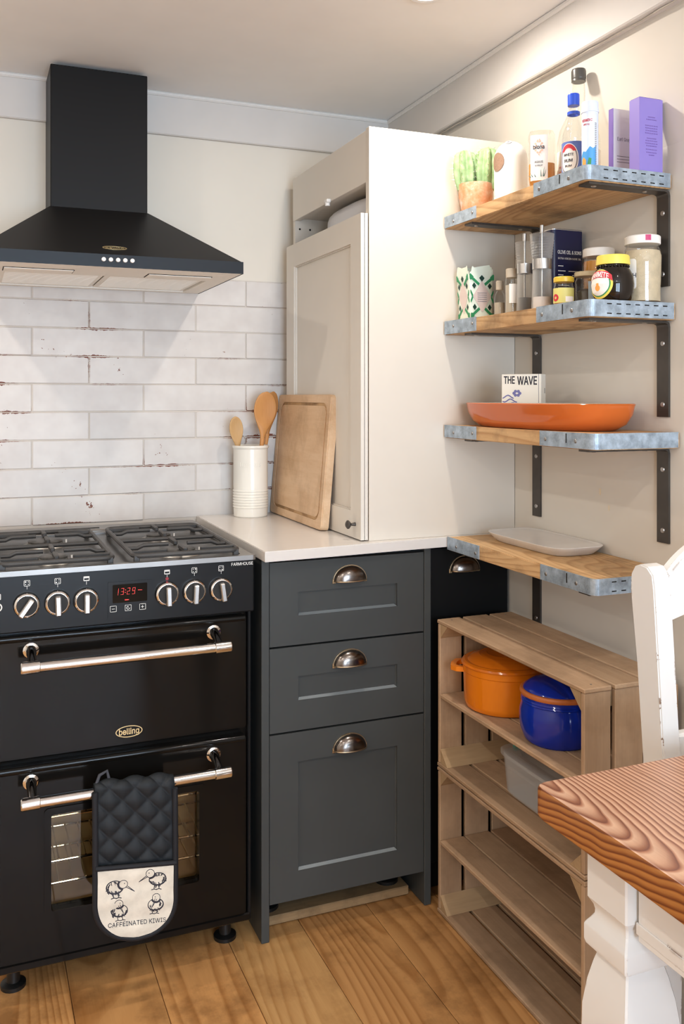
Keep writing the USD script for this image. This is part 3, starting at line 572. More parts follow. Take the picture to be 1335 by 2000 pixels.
for gx0, gx1 in ((-1.178, -0.937), (-0.905, -0.660)):
    gy0, gy1, zt = -0.638, -0.186, 0.915
    gc = (gx0 + gx1) / 2; ym = (gy0 + gy1) / 2
    ring = [(p[0], p[1], zt - 0.004) for p in np.array(rrect(gx0 + 0.006, gx1 - 0.006, gy0 + 0.006, gy1 - 0.006, 0.02).exterior.coords)[:-1]]
    bars = [tube(ring, 0.0055, 8, closed=True)]
    def bar(p, q, zA, zB): return tube([(p[0], p[1], zA), (p[0] * .75 + q[0] * .25, p[1] * .75 + q[1] * .25, zA), (p[0] * .6 + q[0] * .4, p[1] * .6 + q[1] * .4, zB), (q[0], q[1], zB)], 0.0048, 8)
    for yc in (-0.295, -0.528):
        bars += [bar((gx0 + 0.006, yc), (gc - 0.022, yc), zt - 0.004, zt + 0.002), bar((gx1 - 0.006, yc), (gc + 0.022, yc), zt - 0.004, zt + 0.002)]
        bars += [bx(gc - 0.005, gc + 0.005, yc + 0.024, yc + 0.085, zt - 0.006, zt + 0.005, 0.002), bx(gc - 0.005, gc + 0.005, yc - 0.085, yc - 0.024, zt - 0.006, zt + 0.005, 0.002)]
    bars += [tube([(gx0 + 0.006, ym, zt - 0.004), (gx1 - 0.006, ym, zt - 0.004)], 0.005, 8)]
    for yy in (gy0 + 0.045, gy1 - 0.045): bars += [bx(gx0 + 0.006, gx0 + 0.085, yy - 0.004, yy + 0.004, zt - 0.008, zt + 0.002, 0.0015), bx(gx1 - 0.085, gx1 - 0.006, yy - 0.004, yy + 0.004, zt - 0.008, zt + 0.002, 0.0015)]
    for x in (gx0 + 0.012, gx1 - 0.012):
        for y in (gy0 + 0.012, gy1 - 0.012): bars.append(bx(x - 0.006, x + 0.006, y - 0.006, y + 0.006, hz, zt - 0.003, 0.001))
    part(ck, 'pan_grate', bars, 'iron')
    for i, yc in enumerate((-0.295, -0.528)):
        r = 0.030 + (0.010 if (i == 1) == (gx0 > -1) else 0)
        b = part(ck, 'burner', lathe([(0, 0), (r + 0.014, 0), (r + 0.012, 0.003), (r + 0.002, 0.004), (r + 0.001, 0.009), (r * 0.5, 0.010), (0, 0.010)], (gc, yc, hz), 32), 'alum')
        part(b, 'burner_cap', lathe([(0, 0.010), (r, 0.010), (r + 0.001, 0.0125), (r - 0.004, 0.0150), (0, 0.0155)], (gc, yc, hz), 32), 'burner')
        part(b, 'spark_pin', cyl((gc + r + 0.008, yc - 0.01, hz), (gc + r + 0.008, yc - 0.01, hz + 0.014), 0.002, 8), 'white')

# ------------------------------------------------------------------ oven glove over the lower handle
gx, bz, by_ = -0.9105, 0.4425, -0.702
og = thing('oven_glove', 'quilted navy oven glove with a cream bird-print pocket hung over the lower oven handle', 'oven glove', (gx, by_, 0.13))
HW = 0.082
def hw(z):      # half width of the front pad at height z (round lower end)
    zb, rr = 0.137, 0.082
    return HW if z > zb + rr else HW * math.sqrt(max(1e-4, 1 - ((zb + rr - z) / rr) ** 2.4))
def gsurf(off, zs, ns=34, quilt=0.0, wave=0.0):
    """front drape: path rows zs (distance from bar handled by caller)"""
    V = []
    for z in zs:
        w = hw(z)
        for s in np.linspace(-1, 1, ns):
            x = s * w; y = by_ - 0.0125 - off - 0.007 * math.sin(min(1, (bz - z) / 0.3) * math.pi) * 0.6
            if quilt:
                u, v = x / 0.050, (z + 0.0) / 0.046
                q = abs(math.sin(math.pi * (u + v) / 1.0)) ** 0.6 * abs(math.sin(math.pi * (u - v) / 1.0)) ** 0.6
                y -= quilt * q
            if wave: y -= wave * (math.sin(z * 95 + x * 14) * 0.5 + math.sin(z * 170 - x * 30) * 0.25) * (1 - s ** 4)
            V.append((gx + x, y, z + 0.018 * (x / 0.164) * (-1) * 0.55))
    return np.array(V).reshape(len(zs), ns, 3)
def slab(g, t):
    a, n = g.shape[:2]
    back = g.copy(); back[..., 1] += t
    V = np.vstack([g.reshape(-1, 3), back.reshape(-1, 3)]); F = []; o = a * n
    for i in range(a - 1):
        for j in range(n - 1):
            p = i * n + j
            F += [(p, p + n, p + n + 1), (p, p + n + 1, p + 1), (o + p, o + p + n + 1, o + p + n), (o + p, o + p + 1, o + p + n + 1)]
    e = [i * n for i in range(a)] + [(a - 1) * n + j for j in range(1, n)] + [i * n + n - 1 for i in range(a - 2, -1, -1)] + [j for j in range(n - 2, 0, -1)]
    for k in range(len(e)):
        p, q = e[k], e[(k + 1) % len(e)]; F += [(p, o + p, o + q), (p, o + q, q)]
    m = trimesh.Trimesh(V, np.array(F), process=False)
    if m.volume < 0: m.invert()
    return m
def shell(A, B):
    a, n = A.shape[:2]; V = np.vstack([A.reshape(-1, 3), B.reshape(-1, 3)]); F = []; o = a * n
    for i in range(a - 1):
        for j in range(n - 1):
            p = i * n + j; F += [(p, p + n, p + n + 1), (p, p + n + 1, p + 1), (o + p, o + p + n + 1, o + p + n), (o + p, o + p + 1, o + p + n + 1)]
    e = [i * n for i in range(a)] + [(a - 1) * n + j for j in range(1, n)] + [i * n + n - 1 for i in range(a - 2, -1, -1)] + [j for j in range(n - 2, 0, -1)]
    for k in range(len(e)):
        p, q = e[k], e[(k + 1) % len(e)]; F += [(p, o + p, o + q), (p, o + q, q)]
    m = trimesh.Trimesh(V, np.array(F), process=False)
    if m.volume < 0: m.invert()
    return m
PR = 0.0128
rows = [(by_ - PR * math.cos(t), bz + 0.004 + PR * math.sin(t), -math.cos(t), math.sin(t), -PR * t, t / math.pi) for t in np.linspace(math.pi, 0, 22)]
for z in np.linspace(bz + 0.002, 0.137, 96): rows.append((by_ - PR - 0.0042 * math.sin(min(1, (bz - z) / 0.3) * math.pi) if z < bz else by_ - PR, z, -1.0, 0.0, bz + 0.004 - z, 0.0))
outer, inner = [], []
for yy, zz, ny, nz, u, f in rows:
    w = hw(zz) if f == 0 else HW
    for q in np.linspace(-1, 1, 64):
        x = q * w; sl_ = -0.0099 * (x / 0.082) * 0.9 * (1 - f)
        a1, b1 = x / 0.052, u / 0.050
        h = 0.0072 * min(1, abs(math.sin(math.pi * (a1 + b1))) ** 0.55 * abs(math.sin(math.pi * (a1 - b1))) ** 0.55) * (1 - q ** 8)
        if zz < 0.30 and f == 0: h *= max(0.0, (zz - 0.285) / 0.015) if zz > 0.285 else 0.0
        outer.append((gx + x, yy + ny * h, zz + nz * h + sl_)); inner.append((gx + x, yy - ny * 0.0025, zz - nz * 0.0025 + sl_))
outer, inner = np.array(outer).reshape(len(rows), 64, 3), np.array(inner).reshape(len(rows), 64, 3)
part(og, 'front_pad', shell(outer, inner), 'cloth_navy', smooth=True)
part(og, 'back_pad', bx(gx - HW, gx + HW, by_ + 0.0125, by_ + 0.0185, 0.20, bz + 0.004, 0.002), 'cloth_navy')
zp = np.linspace(0.289, 0.1375, 50)
part(og, 'pocket', slab(gsurf(0.008, zp, 40, 0.0, 0.0022), 0.005), 'cloth_cream', smooth=True, label='cream cotton pocket printed with ink birds')
def on(x, z, off):
    return (gx + x, by_ - 0.0125 - off - 0.0042 * math.sin(min(1, (bz - z) / 0.3) * math.pi), z - 0.0099 * (x / 0.082) * 0.9)
edge = [on(-hw(z) * 0.995, z, 0.004) for z in np.linspace(bz, 0.1372, 60)] + [on(hw(z) * 0.995, z, 0.004) for z in np.linspace(0.1372, bz, 60)]
part(og, 'binding', tube(edge, 0.0062, 10), 'binding', smooth=60)
part(og, 'pocket_hem', tube([on(s * HW, 0.2905, 0.009) for s in np.linspace(-1, 1, 24)], 0.0050, 10), 'binding', smooth=60)
part(og, 'hanging_loop', tube([(gx - 0.078, by_ - 0.004, bz + 0.018), (gx - 0.070, by_ + 0.004, bz + 0.034), (gx - 0.055, by_ + 0.006, bz + 0.040), (gx - 0.050, by_ + 0.004, bz + 0.020)], 0.0035, 8), 'loop_grey', smooth=60)
def ink(poly_or_lines, w=0.0011):
    return unary_union([LineString(p).buffer(w / 2) if not hasattr(p, 'area') else p for p in poly_or_lines])
def bird(cx, cz, s, flip, seed, turn):
    """a round ink-drawn bird: hatched body, round head, long beak, thin legs"""
    r = random.Random(seed); body = affinity.scale(Point(0, 0).buffer(1, quad_segs=10), 0.0145 * s, 0.0115 * s)
    hx, hz_ = (0.0135 * s, 0.004 * s) if turn == 1 else (0.0125 * s, 0.0105 * s) if turn == 0 else (-0.001 * s, 0.0125 * s)
    head = Point(hx, hz_).buffer(0.0074 * s)
    out = [body.difference(affinity.translate(affinity.scale(body, 0.88, 0.84), 0.0004, 0.0006)).difference(head)]
    out.append(head.buffer(0.0024 * s).difference(head).intersection(body))           # dark collar of feathers
    for i in range(34):
        t = r.uniform(0, 2 * math.pi); q = r.uniform(0.55, 0.97); x, z = 0.0145 * s * q * math.cos(t), 0.0115 * s * q * math.sin(t)
        if head.distance(Point(x, z)) > 0.001 and (math.cos(t) < 0.2 or z < 0): out.append(LineString([(x, z), (x + r.uniform(-.0025, .0025) * s, z - r.uniform(.002, .005) * s)]).buffer(r.uniform(0.0004, 0.0009) * s))
    out += [head.difference(head.buffer(-0.0009 * s)), Point(hx + 0.002 * s, hz_ + 0.0012 * s).buffer(0.0008 * s)]
    bx0, bz0 = (hx + 0.005 * s, hz_ - 0.005 * s) if turn != 2 else (hx, hz_ - 0.003 * s)
    bx1, bz1 = (hx + 0.018 * s, hz_ - 0.013 * s) if turn != 2 else (hx + 0.008 * s, hz_ - 0.017 * s)
    out += [LineString([(bx0 - 0.001 * s, bz0), (bx1, bz1)]).buffer(0.0005 * s), LineString([(bx0 + 0.0022 * s, bz0 + 0.001 * s), (bx1, bz1)]).buffer(0.0005 * s)]
    for lx in (-0.003, 0.005): out += [LineString([(lx * s, -0.011 * s), (lx * s + 0.001 * s, -0.0165 * s), (lx * s + 0.005 * s, -0.0175 * s)]).buffer(0.0006 * s), LineString([(lx * s + 0.001 * s, -0.0165 * s), (lx * s - 0.003 * s, -0.0178 * s)]).buffer(0.0006 * s)]
    u = unary_union(out)
    if flip: u = affinity.scale(u, -1, 1, origin=(0, 0))
    return affinity.translate(u, cx, cz)
def lay(poly, off, h=0.0005):
    m = ext(poly, h); v, f = trimesh.remesh.subdivide_to_size(m.vertices, m.faces, 0.01)
    P = np.array([on(a, b, 0) for a, b in v[:, :2]]); wv = 0.0022 * (np.sin(v[:, 1] * 95 + v[:, 0] * 14) * 0.5 + np.sin(v[:, 1] * 170 - v[:, 0] * 30) * 0.25)
    P[:, 1] -= off + v[:, 2] + wv * (1 - (v[:, 0] / 0.082) ** 4); return trimesh.Trimesh(P, f, process=False)
for bb in (bird(-0.043, 0.249, 1.25, False, 1, 1), bird(0.044, 0.259, 1.25, True, 2, 0), bird(-0.034, 0.200, 1.2, False, 3, 2), bird(0.040, 0.206, 1.15, True, 4, 2)):
    part(og, 'bird_print', lay(bb, 0.0078), 'ink', smooth=False)
tm = meshkit.text_mesh('CAFFEINATED KIWIS', 0.0075, 0.0004); tb = tm.bounds; tm.apply_scale((0.118 / (tb[1, 0] - tb[0, 0]), 1.15, 1)); tm.apply_translation((-0.057, 0.167, 0))
v, f = trimesh.remesh.subdivide_to_size(tm.vertices, tm.faces, 0.01)
Pt = np.array([on(a, b, 0) for a, b in v[:, :2]]); Pt[:, 1] -= 0.0082 + v[:, 2] + 0.0022 * (np.sin(v[:, 1] * 95 + v[:, 0] * 14) * 0.5 + np.sin(v[:, 1] * 170 - v[:, 0] * 30) * 0.25)
part(og, 'printed_words', trimesh.Trimesh(Pt, f, process=False), 'ink', smooth=False)

# ================================================================== COOKER HOOD
hx0, hx1, hf, hb = -1.215, -0.611, -0.475, 1.5555
hd = thing('cooker_hood', 'black chimney cooker hood with five round buttons above the hob', 'cooker hood', ((hx0 + hx1) / 2, -0.02, hb))
cx0, cx1, cf, ct = -1.0350, -0.7860, -0.16, 1.7490
part(hd, 'chimney', bx(cx0, cx1, cf, 0.001, ct - 0.01, 2.118, 0.002), 'hoodblack')
q = [(hx0, hf, 1.583), (hx1, hf, 1.583), (hx1, -0.006, 1.583), (hx0, -0.006, 1.583), (cx0 - .001, cf - .001, ct), (cx1 + .001, cf - .001, ct), (cx1 + .001, -0.006, ct), (cx0 - .001, -0.006, ct)]
part(hd, 'canopy', trimesh.convex.convex_hull(np.array(q)), 'hoodblack', smooth=False)
band = man(bx(hx0, hx1, hf - 0.001, -0.006, hb, 1.584, 0.0015)) - man(bx(hx0 + 0.03, hx1 - 0.03, hf + 0.075, -0.03, hb - 0.01, hb + 0.012))
part(hd, 'front_band', [bx(hx0, hx1, hf - 0.002, hf, hb, 1.5845), bx(hx1 - 0.002, hx1 + 0.001, hf, -0.006, hb, 1.5845), bx(hx0 - 0.001, hx0 + 0.002, hf, -0.006, hb, 1.5845)], 'hoodband', smooth=False)
band = man(bx(hx0 + 0.002, hx1 - 0.002, hf, -0.008, hb + 0.0005, 1.583)) - man(bx(hx0 + 0.05, hx1 - 0.05, hf + 0.17, -0.03, hb - 0.01, hb + 0.010))
part(hd, 'underside', band, 'hoodgrey', smooth=False)
for x0, x1 in ((hx0 + 0.053, -0.917), (-0.913, hx1 - 0.053)):
    fl_ = part(hd, 'grease_filter', bx(x0, x1, hf + 0.173, -0.033, hb + 0.004, hb + 0.008, 0.002), 'hoodgrey')
    part(fl_, 'filter_mesh', [bx(x0 + 0.012, x1 - 0.012, y, y + 0.003, hb + 0.0028, hb + 0.0045) for y in np.arange(hf + 0.19, -0.05, 0.012)], 'hoodgrey', smooth=False)
for x0, x1 in ((-1.155, -1.000), (-0.823, -0.668)):
    lp = part(hd, 'light_cover', bx(x0, x1, hf + 0.085, hf + 0.15, hb - 0.003, hb + 0.001, 0.0015), 'hoodgrey')
    part(lp, 'cover_seam', top(rrect(x0 - 0.002, x1 + 0.002, hf + 0.083, hf + 0.152, 0.003).difference(rrect(x0, x1, hf + 0.085, hf + 0.15, 0.002)), hb - 0.0004, 0.0008), 'dark', smooth=False)
for x in (-0.9429, -0.9268, -0.9105, -0.8942, -0.8778):
    part(hd, 'push_button', lathe([(0, 0), (0.0052, 0), (0.0052, 0.003), (0.0042, 0.0045), (0, 0.0048)], (x, hf - 0.002, 1.5722), 20, 'y'), 'white')
sl = np.array([0, cf - hf, ct - 1.583]); sl /= np.linalg.norm(sl)
o = np.array([-0.911, hf, 1.583]) + sl * 0.052
part(hd, 'badge', place(join([ext(affinity.scale(badge, 1.0, 0.9), 0.0012)]), o, (1, 0, 0), sl), 'goldprint', smooth=False)
part(hd, 'badge_lettering', place(text('belling', 0.011, 0.0008, False, 0.042), o, (1, 0, 0), sl), 'goldprint', smooth=False)
# ================================================================== BASE UNITS AND WORKTOP
DX0, DX1, DF = -0.5885, -0.1915, -0.618
du = thing('drawer_unit', 'dark slate kitchen unit with three shaker drawers and bronze cup handles', 'drawer unit', (-0.39, -0.3, 0))
part(du, 'side_panel', bx(-0.609, -0.590, -0.6205, -0.03, 0, 0.884, 0.0012), 'slate', smooth=False)
part(du, 'side_panel', bx(-0.190, -0.172, -0.6205, -0.03, 0, 0.884, 0.0012), 'slate', smooth=False)
part(du, 'carcass', [bx(-0.590, -0.190, -0.595, -0.03, 0.10, 0.884)], 'blackgap', smooth=False)
def cup(parent, x, z, y):
    """half-shell cup pull with a flat flange"""
    a, b, d = 0.0420, 0.0350, 0.024
    V = []; nu, nv = 28, 12
    for lay_ in (0, 1):
        k = 1 - 0.06 * lay_
        for i in range(nu + 1):
            t = math.pi * i / nu
            for j in range(nv + 1):
                s = math.pi / 2 * j / nv      # 0 at the rim on the door, pi/2 at the nose
                V.append((x + k * a * math.cos(t) * math.cos(s), y - k * d * math.sin(s) ** 0.9, z + k * b * math.sin(t) * math.cos(s) ** 0.8))
    V = np.array(V).reshape(2, nu + 1, nv + 1, 3)
    h = part(parent, 'cup_handle', shell(V[0], V[1]), 'bronze', smooth=40, label='aged bronze cup handle')
    an = np.linspace(0, math.pi, 30)
    pts = [(a * 1.04 * math.cos(t), b * 1.06 * math.sin(t)) for t in an]; inn_ = [(a * 0.94 * math.cos(t), b * 0.92 * math.sin(t)) for t in an[::-1]]
    part(h, 'flange', [front(affinity.translate(Polygon(pts + inn_), x, z), y, 0.0026), bx(x - a * 1.06, x - a * 0.86, y - 0.003, y, z - 0.006, z + 0.006, 0.001), bx(x + a * 0.86, x + a * 1.06, y - 0.003, y, z - 0.006, z + 0.006, 0.001)], 'bronze_rim')
    part(h, 'lip', tube([(x - a + a * 2 * q, y - d * math.sin(math.acos(min(1, abs(1 - 2 * q)))) ** 0.9, z) for q in np.linspace(0.0, 1, 25)], 0.0016, 8), 'bronze_rim')
    part(h, 'screw', lathe([(0, 0), (0.0025, 0), (0.002, 0.0012), (0, 0.0014)], (x, y - 0.002, z + b * 0.99), 12, 'y'), 'bronze_rim')
for z0, z1, p0, p1, hz_ in ((0.678, 0.8725, 0.7455, 0.8010, 0.815), (0.478, 0.6735, 0.5480, 0.6040, 0.6145), (0.084, 0.4735, 0.1505, 0.4050, 0.4135)):
    fm = sbox(DX0, z0, DX1, z1).difference(sbox(-0.519, p0, -0.2635, p1))
    d = part(du, 'drawer', [bx(DX0, DX1, DF + 0.008, DF + 0.019, z0, z1), front(fm, DF + 0.009, 0.009)], 'slate', smooth=False)
    q = 0.005
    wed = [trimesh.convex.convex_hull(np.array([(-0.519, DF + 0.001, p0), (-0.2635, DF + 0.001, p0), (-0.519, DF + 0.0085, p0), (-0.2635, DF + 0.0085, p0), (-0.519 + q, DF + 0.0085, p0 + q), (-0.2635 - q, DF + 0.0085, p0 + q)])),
           trimesh.convex.convex_hull(np.array([(-0.519, DF + 0.004, p0), (-0.519, DF + 0.004, p1), (-0.519, DF + 0.0085, p0), (-0.519, DF + 0.0085, p1), (-0.519 + 0.003, DF + 0.0085, p0 + 0.003), (-0.519 + 0.003, DF + 0.0085, p1 - 0.003)])),
           trimesh.convex.convex_hull(np.array([(-0.2635, DF + 0.004, p0), (-0.2635, DF + 0.004, p1), (-0.2635, DF + 0.0085, p0), (-0.2635, DF + 0.0085, p1), (-0.2635 - 0.003, DF + 0.0085, p0 + 0.003), (-0.2635 - 0.003, DF + 0.0085, p1 - 0.003)]))]
    part(d, 'panel_bead', wed[1:], 'slate', smooth=False)
    part(d, 'panel_ledge', wed[0], 'slate_highlight', smooth=False)  # bright ledge highlight painted in with the paler slate
    cup(d, -0.3890, hz_ + 0.004, DF)
part(du, 'plinth_board', [bx(-0.589, -0.204, -0.562, -0.500, 0.002, 0.024, 0.002)], 'palewood', smooth=False)
for x in (-0.565, -0.245):
    part(du, 'adjustable_foot', lathe([(0, 0.024), (0.03, 0.024), (0.03, 0.032), (0.018, 0.036), (0.016, 0.10), (0, 0.10)], (x, -0.515, 0), 20), 'plastic_black')
cu = thing('corner_unit', 'near-black corner base unit beside the crates, partly hidden by the lowest shelf', 'cabinet', (-0.05, -0.3, 0))
part(cu, 'carcass', bx(-0.170, W, -0.58, -0.03, 0.08, 0.884), 'blackgap', smooth=False)
dd = part(cu, 'door', bx(-0.170, W - 0.008, -0.600, -0.582, 0.09, 0.876, 0.0015), 'blackdoor', smooth=False)
cup(dd, -0.066, 0.817, -0.600)
part(cu, 'plinth', bx(-0.170, W, -0.55, -0.53, 0, 0.085), 'blackgap', smooth=False)
wt = Polygon([(-0.617, -0.008), (-0.617, -0.672), (-0.45, -0.662), (-0.30, -0.650), (-0.139, -0.640), (W, -0.636), (W, -0.008)])
wm = m3.Manifold(m3.Mesh(np.asarray(top(wt, 0.885, 0.024).vertices, np.float32), np.asarray(top(wt, 0.885, 0.024).faces, np.uint32)))
solo('worktop', 'white quartz worktop between the cooker and the right wall', 'worktop', [top(wt.buffer(-0.0015), 0.885, 0.024), top(wt, 0.8865, 0.021)], 'worktop', smooth=False)

# ------------------------------------------------------------------ wall cabinet standing on the worktop
ZT = 0.909
wc = thing('corner_cupboard', 'tall cream corner cupboard standing on the worktop with a gap above its door', 'cupboard', (-0.13, -0.3, ZT))
part(wc, 'end_panel', bx(-0.3405, W - 0.001, -0.623, -0.603, ZT, 1.9065, 0.001), 'cream', smooth=False)
part(wc, 'carcass', [bx(-0.338, W - 0.001, -0.080, -0.062, ZT, 1.905), bx(-0.335, W - 0.005, -0.603, -0.08, ZT, 0.925), bx(-0.318, W - 0.005, -0.603, -0.08, 1.66, 1.676), bx(-0.330, -0.02, -0.603, -0.08, 1.782, 1.80), bx(-0.03, -0.015, -0.603, -0.08, ZT, 1.90), bx(-0.325, -0.30, -0.062, -0.006, ZT, 1.70)], 'door_cream', smooth=False)
part(wc, 'top_rail', bx(-0.340, -0.322, -0.603, -0.064, 1.776, 1.902, 0.001), 'door_cream', smooth=False)
sh = sbox(0.070, ZT + 0.003, 0.6215, 1.697)
hole = sbox(0.135, ZT + 0.068, 0.558, 1.632)
dr = part(wc, 'door', [bx(-0.352, -0.343, -0.6215, -0.070, ZT + 0.003, 1.697), side(sh.difference(hole), -0.351, 0.0105)], 'door_cream', smooth=False)
part(dr, 'panel_bead', side(hole.difference(hole.buffer(-0.003, join_style=2)), -0.3518, 0.005), 'door_cream', smooth=False)
kz, ky = 0.9465, -0.588
part(dr, 'knob', lathe([(0, 0), (0.0045, 0), (0.0040, 0.004), (0.003, 0.011), (0.007, 0.0145), (0.0105, 0.018), (0.0105, 0.021), (0.006, 0.0245), (0, 0.025)], (0, 0, 0), 24, 'x').apply_transform(trimesh.transformations.rotation_matrix(math.pi, (0, 0, 1))).apply_translation((-0.3615, ky, kz)), 'rawsteel', label='dark turned knob')
part(wc, 'fixing_holes', [lathe([(0, 0), (0.003, 0), (0.003, 0.001), (0, 0.001)], (x, -0.0800, 1.752), 12, 'y') for x in (-0.3239, -0.2916)], 'dark')
part(wc, 'cam_lock', [bx(-0.352, -0.340, -0.374, -0.352, 1.772, 1.782, 0.002), cyl((-0.346, -0.363, 1.775), (-0.346, -0.363, 1.764), 0.007, 14)], 'white')
solo('serving_dome', 'pale rounded lid stored in the gap above the cupboard door', 'lid', loft([[(-0.165 + p[0] * k, -0.375 + p[1] * k, z) for p in sell(0.145, 0.215, 3.2, 72)] for z, k in ((1.6765, 0.98), (1.678, 1.0), (1.745, 0.99), (1.757, 0.965), (1.7645, 0.92), (1.7685, 0.84), (1.7705, 0.6))]), plain('dome_plastic', '#dcdadc', 0.3), smooth=60)

# ------------------------------------------------------------------ on the worktop
cr = thing('utensil_crock', 'cream ribbed utensil crock holding wooden spoons on the worktop', 'crock', (-0.472, -0.070, ZT))
cp = [(0, 0), (0.046, 0), (0.049, 0.003), (0.0495, 0.022)]
for i in range(7): zc = 0.026 + i * 0.0078; cp += [(0.0495, zc), (0.0513, zc + 0.002), (0.0513, zc + 0.0042), (0.0495, zc + 0.0062)]
cp += [(0.0498, 0.088), (0.0498, 0.196), (0.0525, 0.199), (0.0535, 0.202), (0.0525, 0.2055), (0.050, 0.2065), (0.0465, 0.203), (0.046, 0.012), (0, 0.010)]
part(cr, 'crock_body', lathe(cp, (-0.472, -0.070, ZT), 56), 'whiteware', smooth=40)
ca = math.atan2(CAM[1] + 0.07, CAM[0] + 0.472)
part(cr, 'raised_lettering', wrap(text('UTENSILS', 0.012, 0.0012, True, 0.064), (-0.472, -0.070), 0.0494, ca, ZT + 0.152), 'whiteware', smooth=False)
def spoon(name, label, base, topc, m, hw_, hl, tilt=0.0, slot=False, hr=0.0065):
    """from base (in the crock) to the head's middle; the bowl faces the room"""
    base, topc = np.array(base, float), np.array(topc, float)
    ax = topc - base; L = np.linalg.norm(ax); ax /= L
    rt = np.array([math.cos(tilt), math.sin(tilt), 0.0]); rt -= ax * rt.dot(ax); rt /= np.linalg.norm(rt); nm = np.cross(rt, ax)   # nm looks at the room when tilt is small
    t = thing(name, label, 'spoon', base)
    rings = []
    ss = np.concatenate([np.linspace(0, L - hl * 1.75, 10), np.linspace(L - hl * 1.65, L + hl, 30)])
    for s in ss:
        u = (s - L) / hl
        if u < -1.6: wdt, th = hr * (1 + 0.1 * math.sin(s * 60)), hr * 0.85
        else:
            wdt = hr + (hw_ - hr) * math.sin(math.pi / 2 * (u + 1.6) / 1.6) ** 1.7 if u < 0 else max(0.002, hw_ * math.sqrt(max(0.0, 1 - u ** 2))); th = 0.0045 if u < 0.97 else 0.002
        bend = -0.006 * (1 - u * u) if abs(u) < 1 else 0.0
        c = base + ax * s
        ring = []
        for a in np.linspace(0, 2 * math.pi, 18, endpoint=False):
            x, y = math.cos(a), math.sin(a); dish = -0.0065 * (1 - x * x) * (1 - u * u) if (abs(u) < 1 and hw_ > hr * 1.5) else 0
            ring.append(c + rt * wdt * x + nm * (th * y + dish * (1 if y > 0 else 0.9)))
        rings.append(ring)
    part(t, 'handle', loft(rings[:11]), m, smooth=60); part(t, 'bowl', loft(rings[10:]), m, smooth=60)
    return t
spoon('wooden_spoon', 'pale wooden spoon leaning left in the crock', (-0.4925, -0.068, ZT + 0.015), (-0.5155, -0.072, 1.163), M['spoon2'], 0.0205, 0.036)
spoon('wooden_spoon', 'large honey-coloured wooden spoon at the front right of the crock', (-0.466, -0.094, ZT + 0.015), (-0.4345, -0.092, 1.219), M['spoon'], 0.0345, 0.052, 0.05)
spoon('wooden_spatula', 'brown wooden spatula half hidden behind the large spoon in the crock', (-0.450, -0.052, ZT + 0.015), (-0.401, -0.046, 1.224), M['spoon'], 0.024, 0.048, 0.3, hr=0.006)
cb = thing('chopping_board', 'thick wooden chopping board leaning on the cupboard beside the crock', 'chopping board', (-0.38, -0.22, ZT))
ang = math.asin(min(0.99, 0.030 / 0.352)); up = (math.sin(ang), 0, math.cos(ang)); nx = np.array([-math.cos(ang), 0, math.sin(ang)])
bl, bh, bt_ = 0.425, 0.352, 0.022
bp = rrect(0, bl, 0, bh, 0.012)
gr = rrect(0.022, bl - 0.022, 0.022, bh - 0.022, 0.03)
groove = gr.difference(gr.buffer(-0.008))
base_m = place(ext(bp, bt_ - 0.003), (0, 0, 0), (0, -1, 0), up)
rim_ = place(ext(bp.buffer(-0.0015).difference(groove), 0.003), nx * (bt_ - 0.003), (0, -1, 0), up)
o = np.array([-0.3945 + 0.022 * math.cos(ang), -0.012, ZT + 0.0005])
for mm in (base_m, rim_): mm.apply_translation(o)
part(cb, 'board', [base_m, rim_], 'beech', smooth=False)
gm = place(ext(groove, 0.0006), nx * (bt_ - 0.0032), (0, -1, 0), up); gm.apply_translation(o)
part(cb, 'juice_groove', gm, M['shelfwood'], smooth=False)

